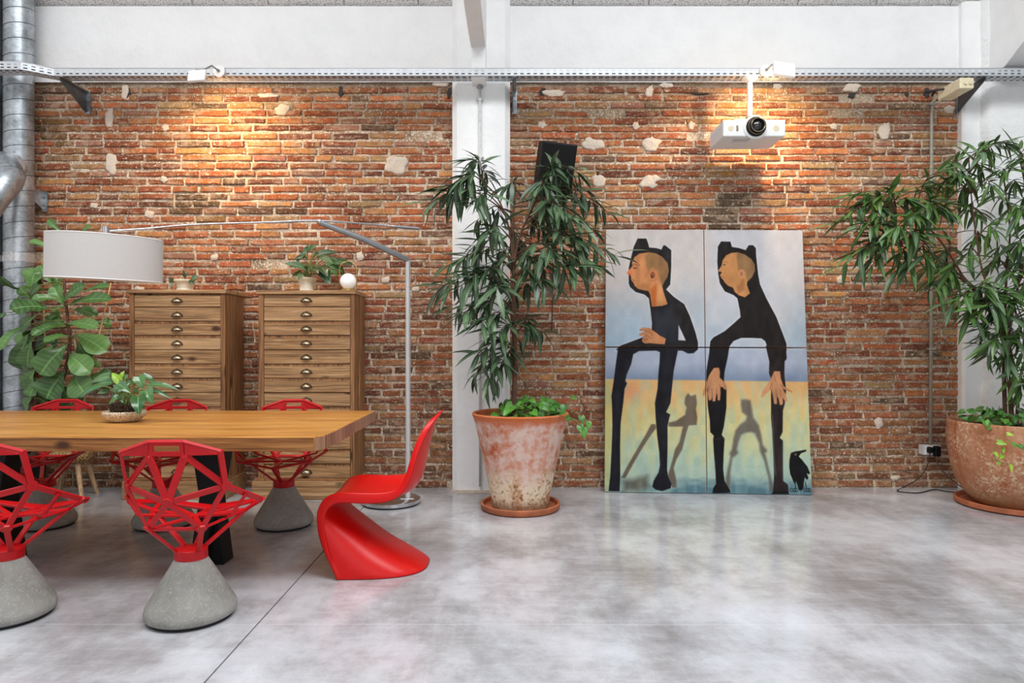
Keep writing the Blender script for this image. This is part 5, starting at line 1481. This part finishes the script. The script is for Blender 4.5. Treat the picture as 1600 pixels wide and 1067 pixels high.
for zz in (-hh, hh):
    m.tube([Vector((math.cos(a) * (rad - .001), math.sin(a) * (rad - .001), zz)) for a in np.linspace(0, 2 * math.pi, 73)], .003, 6, False)
rb(m, rot); m.build('rim_wire', M['plastic_white'], sh, smooth=True)
m = MB(); m.tube([(0, 0, hh - .03), (0, 0, hh + .062)], .016, 16); m.tube([(0, 0, -hh - .02), (0, 0, hh - .02)], .008, 12)
for a in (0, 2.1, 4.2): m.tube([(0, 0, hh - .012), (math.cos(a) * rad, math.sin(a) * rad, hh - .012)], .003, 6)
o_ = rb(m, rot).build('spider_fitting', M['chrome'], al, auto=40)

# ------------------------------------------------------------------ faceted wire chairs on concrete cones
def bars(m, nodes, edges, w=.025, h=.011, ctr=Vector((0, -.02, .62))):
    for e in edges:
        a, b = Vector(nodes[e[0]]), Vector(nodes[e[1]]); ww = e[2] if len(e) > 2 else w
        up = ((a + b) / 2 - ctr).normalized()
        d = (b - a).normalized()
        m.bar(a - d * .004, b + d * .004, ww, h, up)
def wire_chair():
    t = thing('cone_base_chair', 'red chair', 'chair', (0, 0, 0), 'red wire chairs around the dining table')
    N = {'T1': (-.066,-.245,.782), 'T2': (.066,-.245,.782), 'S1': (-.192,-.205,.737), 'S2': (.192,-.205,.737), 'A': (-.068,-.240,.726), 'B': (.068,-.240,.726), 'S1b': (-.182,-.212,.724), 'S2b': (.182,-.212,.724),
         'M1': (-.195,-.15,.59), 'M2': (.195,-.15,.587), 'C': (0,-.235,.54), 'L1': (-.105,-.165,.418), 'L2': (.105,-.165,.418),
         'O1': (-.28,.06,.482), 'O2': (.28,.06,.482), 'F1': (-.215,.215,.446), 'F2': (.215,.215,.446), 'Fc': (0,.235,.408), 'D': (0,.04,.418),
         'H1': (-.243,-.05,.529), 'H2': (.243,-.05,.529), 'K1': (-.19,-.06,.452), 'K2': (.19,-.06,.452), 'U1': (-.20,.10,.432), 'U2': (.20,.10,.432)}
    m = MB()
    # crest: slotted plate between the shoulders
    def plate(pts, th=.011):
        pts = [Vector(p) for p in pts]; n = (pts[1] - pts[0]).cross(pts[2] - pts[0]).normalized()
        m.prism([p - n * th / 2 for p in pts], n * th)
    T1, T2, A_, B_ = [Vector(N[k]) for k in ('T1', 'T2', 'A', 'B')]
    up = lambda p, q_, t_: p.lerp(q_, t_)
    plate([T1, T2, up(T2, B_, .28), up(T1, A_, .28)]); plate([up(T1, A_, .68), up(T2, B_, .68), B_, A_])
    plate([up(T1, A_, .26), up(T1, T2, .13) + (A_ - T1) * .26, up(T1, T2, .13) + (A_ - T1) * .7, up(T1, A_, .7)])
    plate([up(T2, T1, .13) + (B_ - T2) * .26, up(T2, B_, .26), up(T2, B_, .7), up(T2, T1, .13) + (B_ - T2) * .7])
    plate([T1, A_, N['S1b'], N['S1']]); plate([T2, N['S2'], N['S2b'], B_])
    bars(m, N, [('S1', 'T1'), ('T1', 'T2'), ('T2', 'S2')], .014, .016)
    bars(m, N, [('S1', 'M1'), ('S2', 'M2'), ('A', 'M1'), ('B', 'M2'), ('A', 'C', .028), ('B', 'C', .028), ('M1', 'C'), ('M2', 'C'), ('C', 'L1', .023), ('C', 'L2', .023), ('M1', 'L1', .023), ('M2', 'L2', .023), ('L1', 'L2', .019)])
    for k in ('C', 'M1', 'M2', 'L1', 'L2'):
        c_ = Vector(N[k]); n_ = (c_ - Vector((0, -.02, .62))).normalized()
        fr = frame(n_.orthogonal(), n_)
        m.lathe([(.0001, -.0058), (.023, -.0058), (.023, .0058), (.0001, .0058)], c_, 7, fr.to_3x3())
    m.build('backrest', M['red'], t, bevel=.0022)
    m = MB(); ctr = Vector((0, 0, .75))
    bars(m, N, [('M1', 'O1', .024), ('M2', 'O2', .024), ('O1', 'F1', .022), ('O2', 'F2', .022), ('L1', 'U1', .022), ('L2', 'U2', .022), ('U1', 'F1', .02), ('U2', 'F2', .02), ('U1', 'O1', .02), ('U2', 'O2', .02), ('H1', 'K1', .018), ('H2', 'K2', .018),
                ('L1', 'D', .02), ('L2', 'D', .02), ('K1', 'D', .018), ('K2', 'D', .018), ('U1', 'D', .02), ('U2', 'D', .02), ('D', 'F1', .018), ('D', 'F2', .018), ('D', 'Fc', .022)], ctr=ctr)
    f1, f2, fc = [Vector(N[k]) for k in ('F1', 'F2', 'Fc')]
    m.bar(f1, fc, .03, .012, (0, -.25, 1), .046, .012); m.bar(fc, f2, .046, .012, (0, -.25, 1), .03, .012)
    for k in ('D', 'O1', 'O2', 'F1', 'F2', 'U1', 'U2'):
        c_ = Vector(N[k]); n_ = (c_ - ctr).normalized(); fr = frame(n_.orthogonal(), n_)
        m.lathe([(.0001, -.0058), (.016, -.0058), (.016, .0058), (.0001, .0058)], c_, 7, fr.to_3x3())
    m.build('seat', M['red'], t, bevel=.0022)
    m = MB()
    for a, b in (('L1', (-.045, -.042, .292)), ('L2', (.045, -.042, .292)), ('U1', (-.045, .042, .292)), ('U2', (.045, .042, .292)), ('D', (-.0, .058, .292))):
        a = Vector(N[a]); b = Vector(b)
        if b.x == 0: a = Vector(N['Fc'])
        m.bar(a, b, .022, .012, (b - Vector((0, 0, .5))).normalized() + Vector((b.x, b.y, 0)) * 6)
    m.build('support_struts', M['red'], t, bevel=.002)
    m = MB(); m.lathe([(.0001, .252), (.066, .252), (.067, .256), (.066, .292), (.062, .295), (.0001, .295)], (0, 0, 0), 36); m.build('collar', M['red'], t, auto=40)
    m = MB(); m.lathe([(.0001, .012), (.168, .012), (.181, .02), (.184, .038), (.180, .058), (.068, .248), (.064, .253), (.0001, .254)], (0, 0, 0), 48); m.build('concrete_base', M['concrete'], t, auto=50)
    m = MB(); m.lathe([(.0001, 0), (.165, 0), (.168, .012), (.0001, .0125)], (0, 0, 0), 40); m.build('rubber_foot', M['rubber'], t, auto=40)
    return t
ch = wire_chair()
pos = [(-1.374, 2.925, 4, 'red faceted wire chair on concrete cone, complete in view at the near table side'),
       (-2.165, 2.925, 4, 'red faceted wire chair cut by the left frame edge, near table side'),
       (-1.463, 4.38, 183, 'red faceted wire chair beyond the table, nearest its right end'),
       (-2.235, 4.38, 183, 'red faceted wire chair beyond the table, middle of the far row, beside plant bowl'),
       (-3.00, 4.38, 183, 'red faceted wire chair beyond the table, leftmost of the far row')]
for i, (x, y, a, lb) in enumerate(pos):
    c = ch if i == 0 else copy_tree(ch)
    c.location = (x, y, 0); c.rotation_euler = (0, 0, math.radians(a)); c['label'] = lb

# ------------------------------------------------------------------ red cantilever chair
def sculpted_chair():
    yc = 3.62
    t = thing('cantilever_chair', 'glossy red one-piece S-shaped plastic chair at the right end of the table', 'chair', (-.70, yc, 0))
    # rows: edge x, edge z, centre x, centre z, half width, exponent, flange vector
    back = [(-.372, .806, -.370, .808, .085, 2.5, (.012, 0, .004)), (-.402, .792, -.384, .797, .135, 2.5, (.028, 0, -.004)), (-.447, .742, -.428, .742, .185, 2.6, (.042, 0, -.016)),
            (-.487, .655, -.457, .64, .213, 2.8, (.046, 0, -.016)), (-.512, .565, -.474, .54, .225, 2.8, (.046, 0, -.012)), (-.532, .492, -.492, .452, .230, 2.8, (.046, 0, -.014)),
            (-.558, .448, -.535, .398, .233, 2.8, (.040, 0, -.030)), (-.60, .428, -.585, .378, .235, 2.8, (.012, 0, -.046)), (-.68, .422, -.67, .376, .236, 2.8, (0, 0, -.05)),
            (-.77, .424, -.77, .385, .236, 2.8, (0, 0, -.05)), (-.845, .428, -.85, .40, .235, 2.8, (.0, 0, -.05)), (-.905, .418, -.905, .402, .232, 2.8, (.022, 0, -.046))]
    S = []
    nv = 14
    def row(xe, ze, xc, zc, hw, p, q_, A, Bp):
        pts = []
        for s in (-1, 1):
            a = Vector(A[s]); b = Vector(Bp[s])
            half = [a, b]
            for k in range(1, nv + 1):
                th = math.pi / 2 * (1 - k / nv)
                e = 1 + (2 / 2.8 - 1) * (q_ - 1) / 1.8
                v = math.sin(th) ** e
                gg = max(0, 1 - v ** p) ** (1 / q_)
                half.append(Vector((b.x + (xc - b.x) * gg, yc + (b.y - yc) * v, b.z + (zc - b.z) * gg)))
            pts.append(half)
        return pts[0] + pts[1][:-1][::-1]
    rows = [(r[0], r[1], r[2] + (.014 if i > 1 and i < 7 else 0), r[3], r[4], r[5], 1.0, (r[6][0] * (.62 if i < 7 else 1), r[6][2] * (.62 if i < 7 else 1))) for i, r in enumerate(back)]
    rows += [(-.950, .382, -.935, .375, .226, 2.8, 1.2, (.036, -.036)), (-.974, .325, -.925, .330, .222, 2.8, 1.4, (.044, -.016)), (-.978, .262, -.853, .270, .222, 2.8, 1.8, (.048, -.004)), (-.970, .205, -.770, .213, .226, 2.8, 2.2, (.047, .0)),
             (-.953, .150, -.690, .150, .232, 2.8, 2.5, (.044, .003)), (-.928, .095, -.607, .095, .240, 2.8, 2.8, (.038, .004)), (-.898, .045, -.505, .043, .248, 2.8, 2.8, (.030, .004)), (-.872, .0, -.436, .0, .254, 2.8, 2.8, (.022, .0))]
    for xe, ze, xc, zc, hw, p, q_, (fx_, fz_) in rows:
        A = {}; B_ = {}
        for s in (-1, 1):
            B_[s] = (xe, yc + s * hw, ze); A[s] = (xe + fx_, yc + s * (hw + (.010 if q_ > 1.3 else .005)), ze + fz_)
        S.append(row(xe, ze, xc, zc, hw, p, q_, A, B_))
    ncol = len(S[0]); vs = [v for r in S for v in r]; fs = []
    for i in range(len(S) - 1):
        for k in range(ncol - 1):
            a = i * ncol + k; fs.append((a, a + 1, a + ncol + 1, a + ncol))
    m = MB(); m.add(vs, fs)
    o = m.build('chair_shell', M['red_chair'], t, smooth=True)
    s_ = o.modifiers.new('solid', 'SOLIDIFY'); s_.thickness = .007; s_.offset = 0
    b_ = o.modifiers.new('sub', 'SUBSURF'); b_.levels = 1; b_.render_levels = 1
    return t
sculpted_chair()
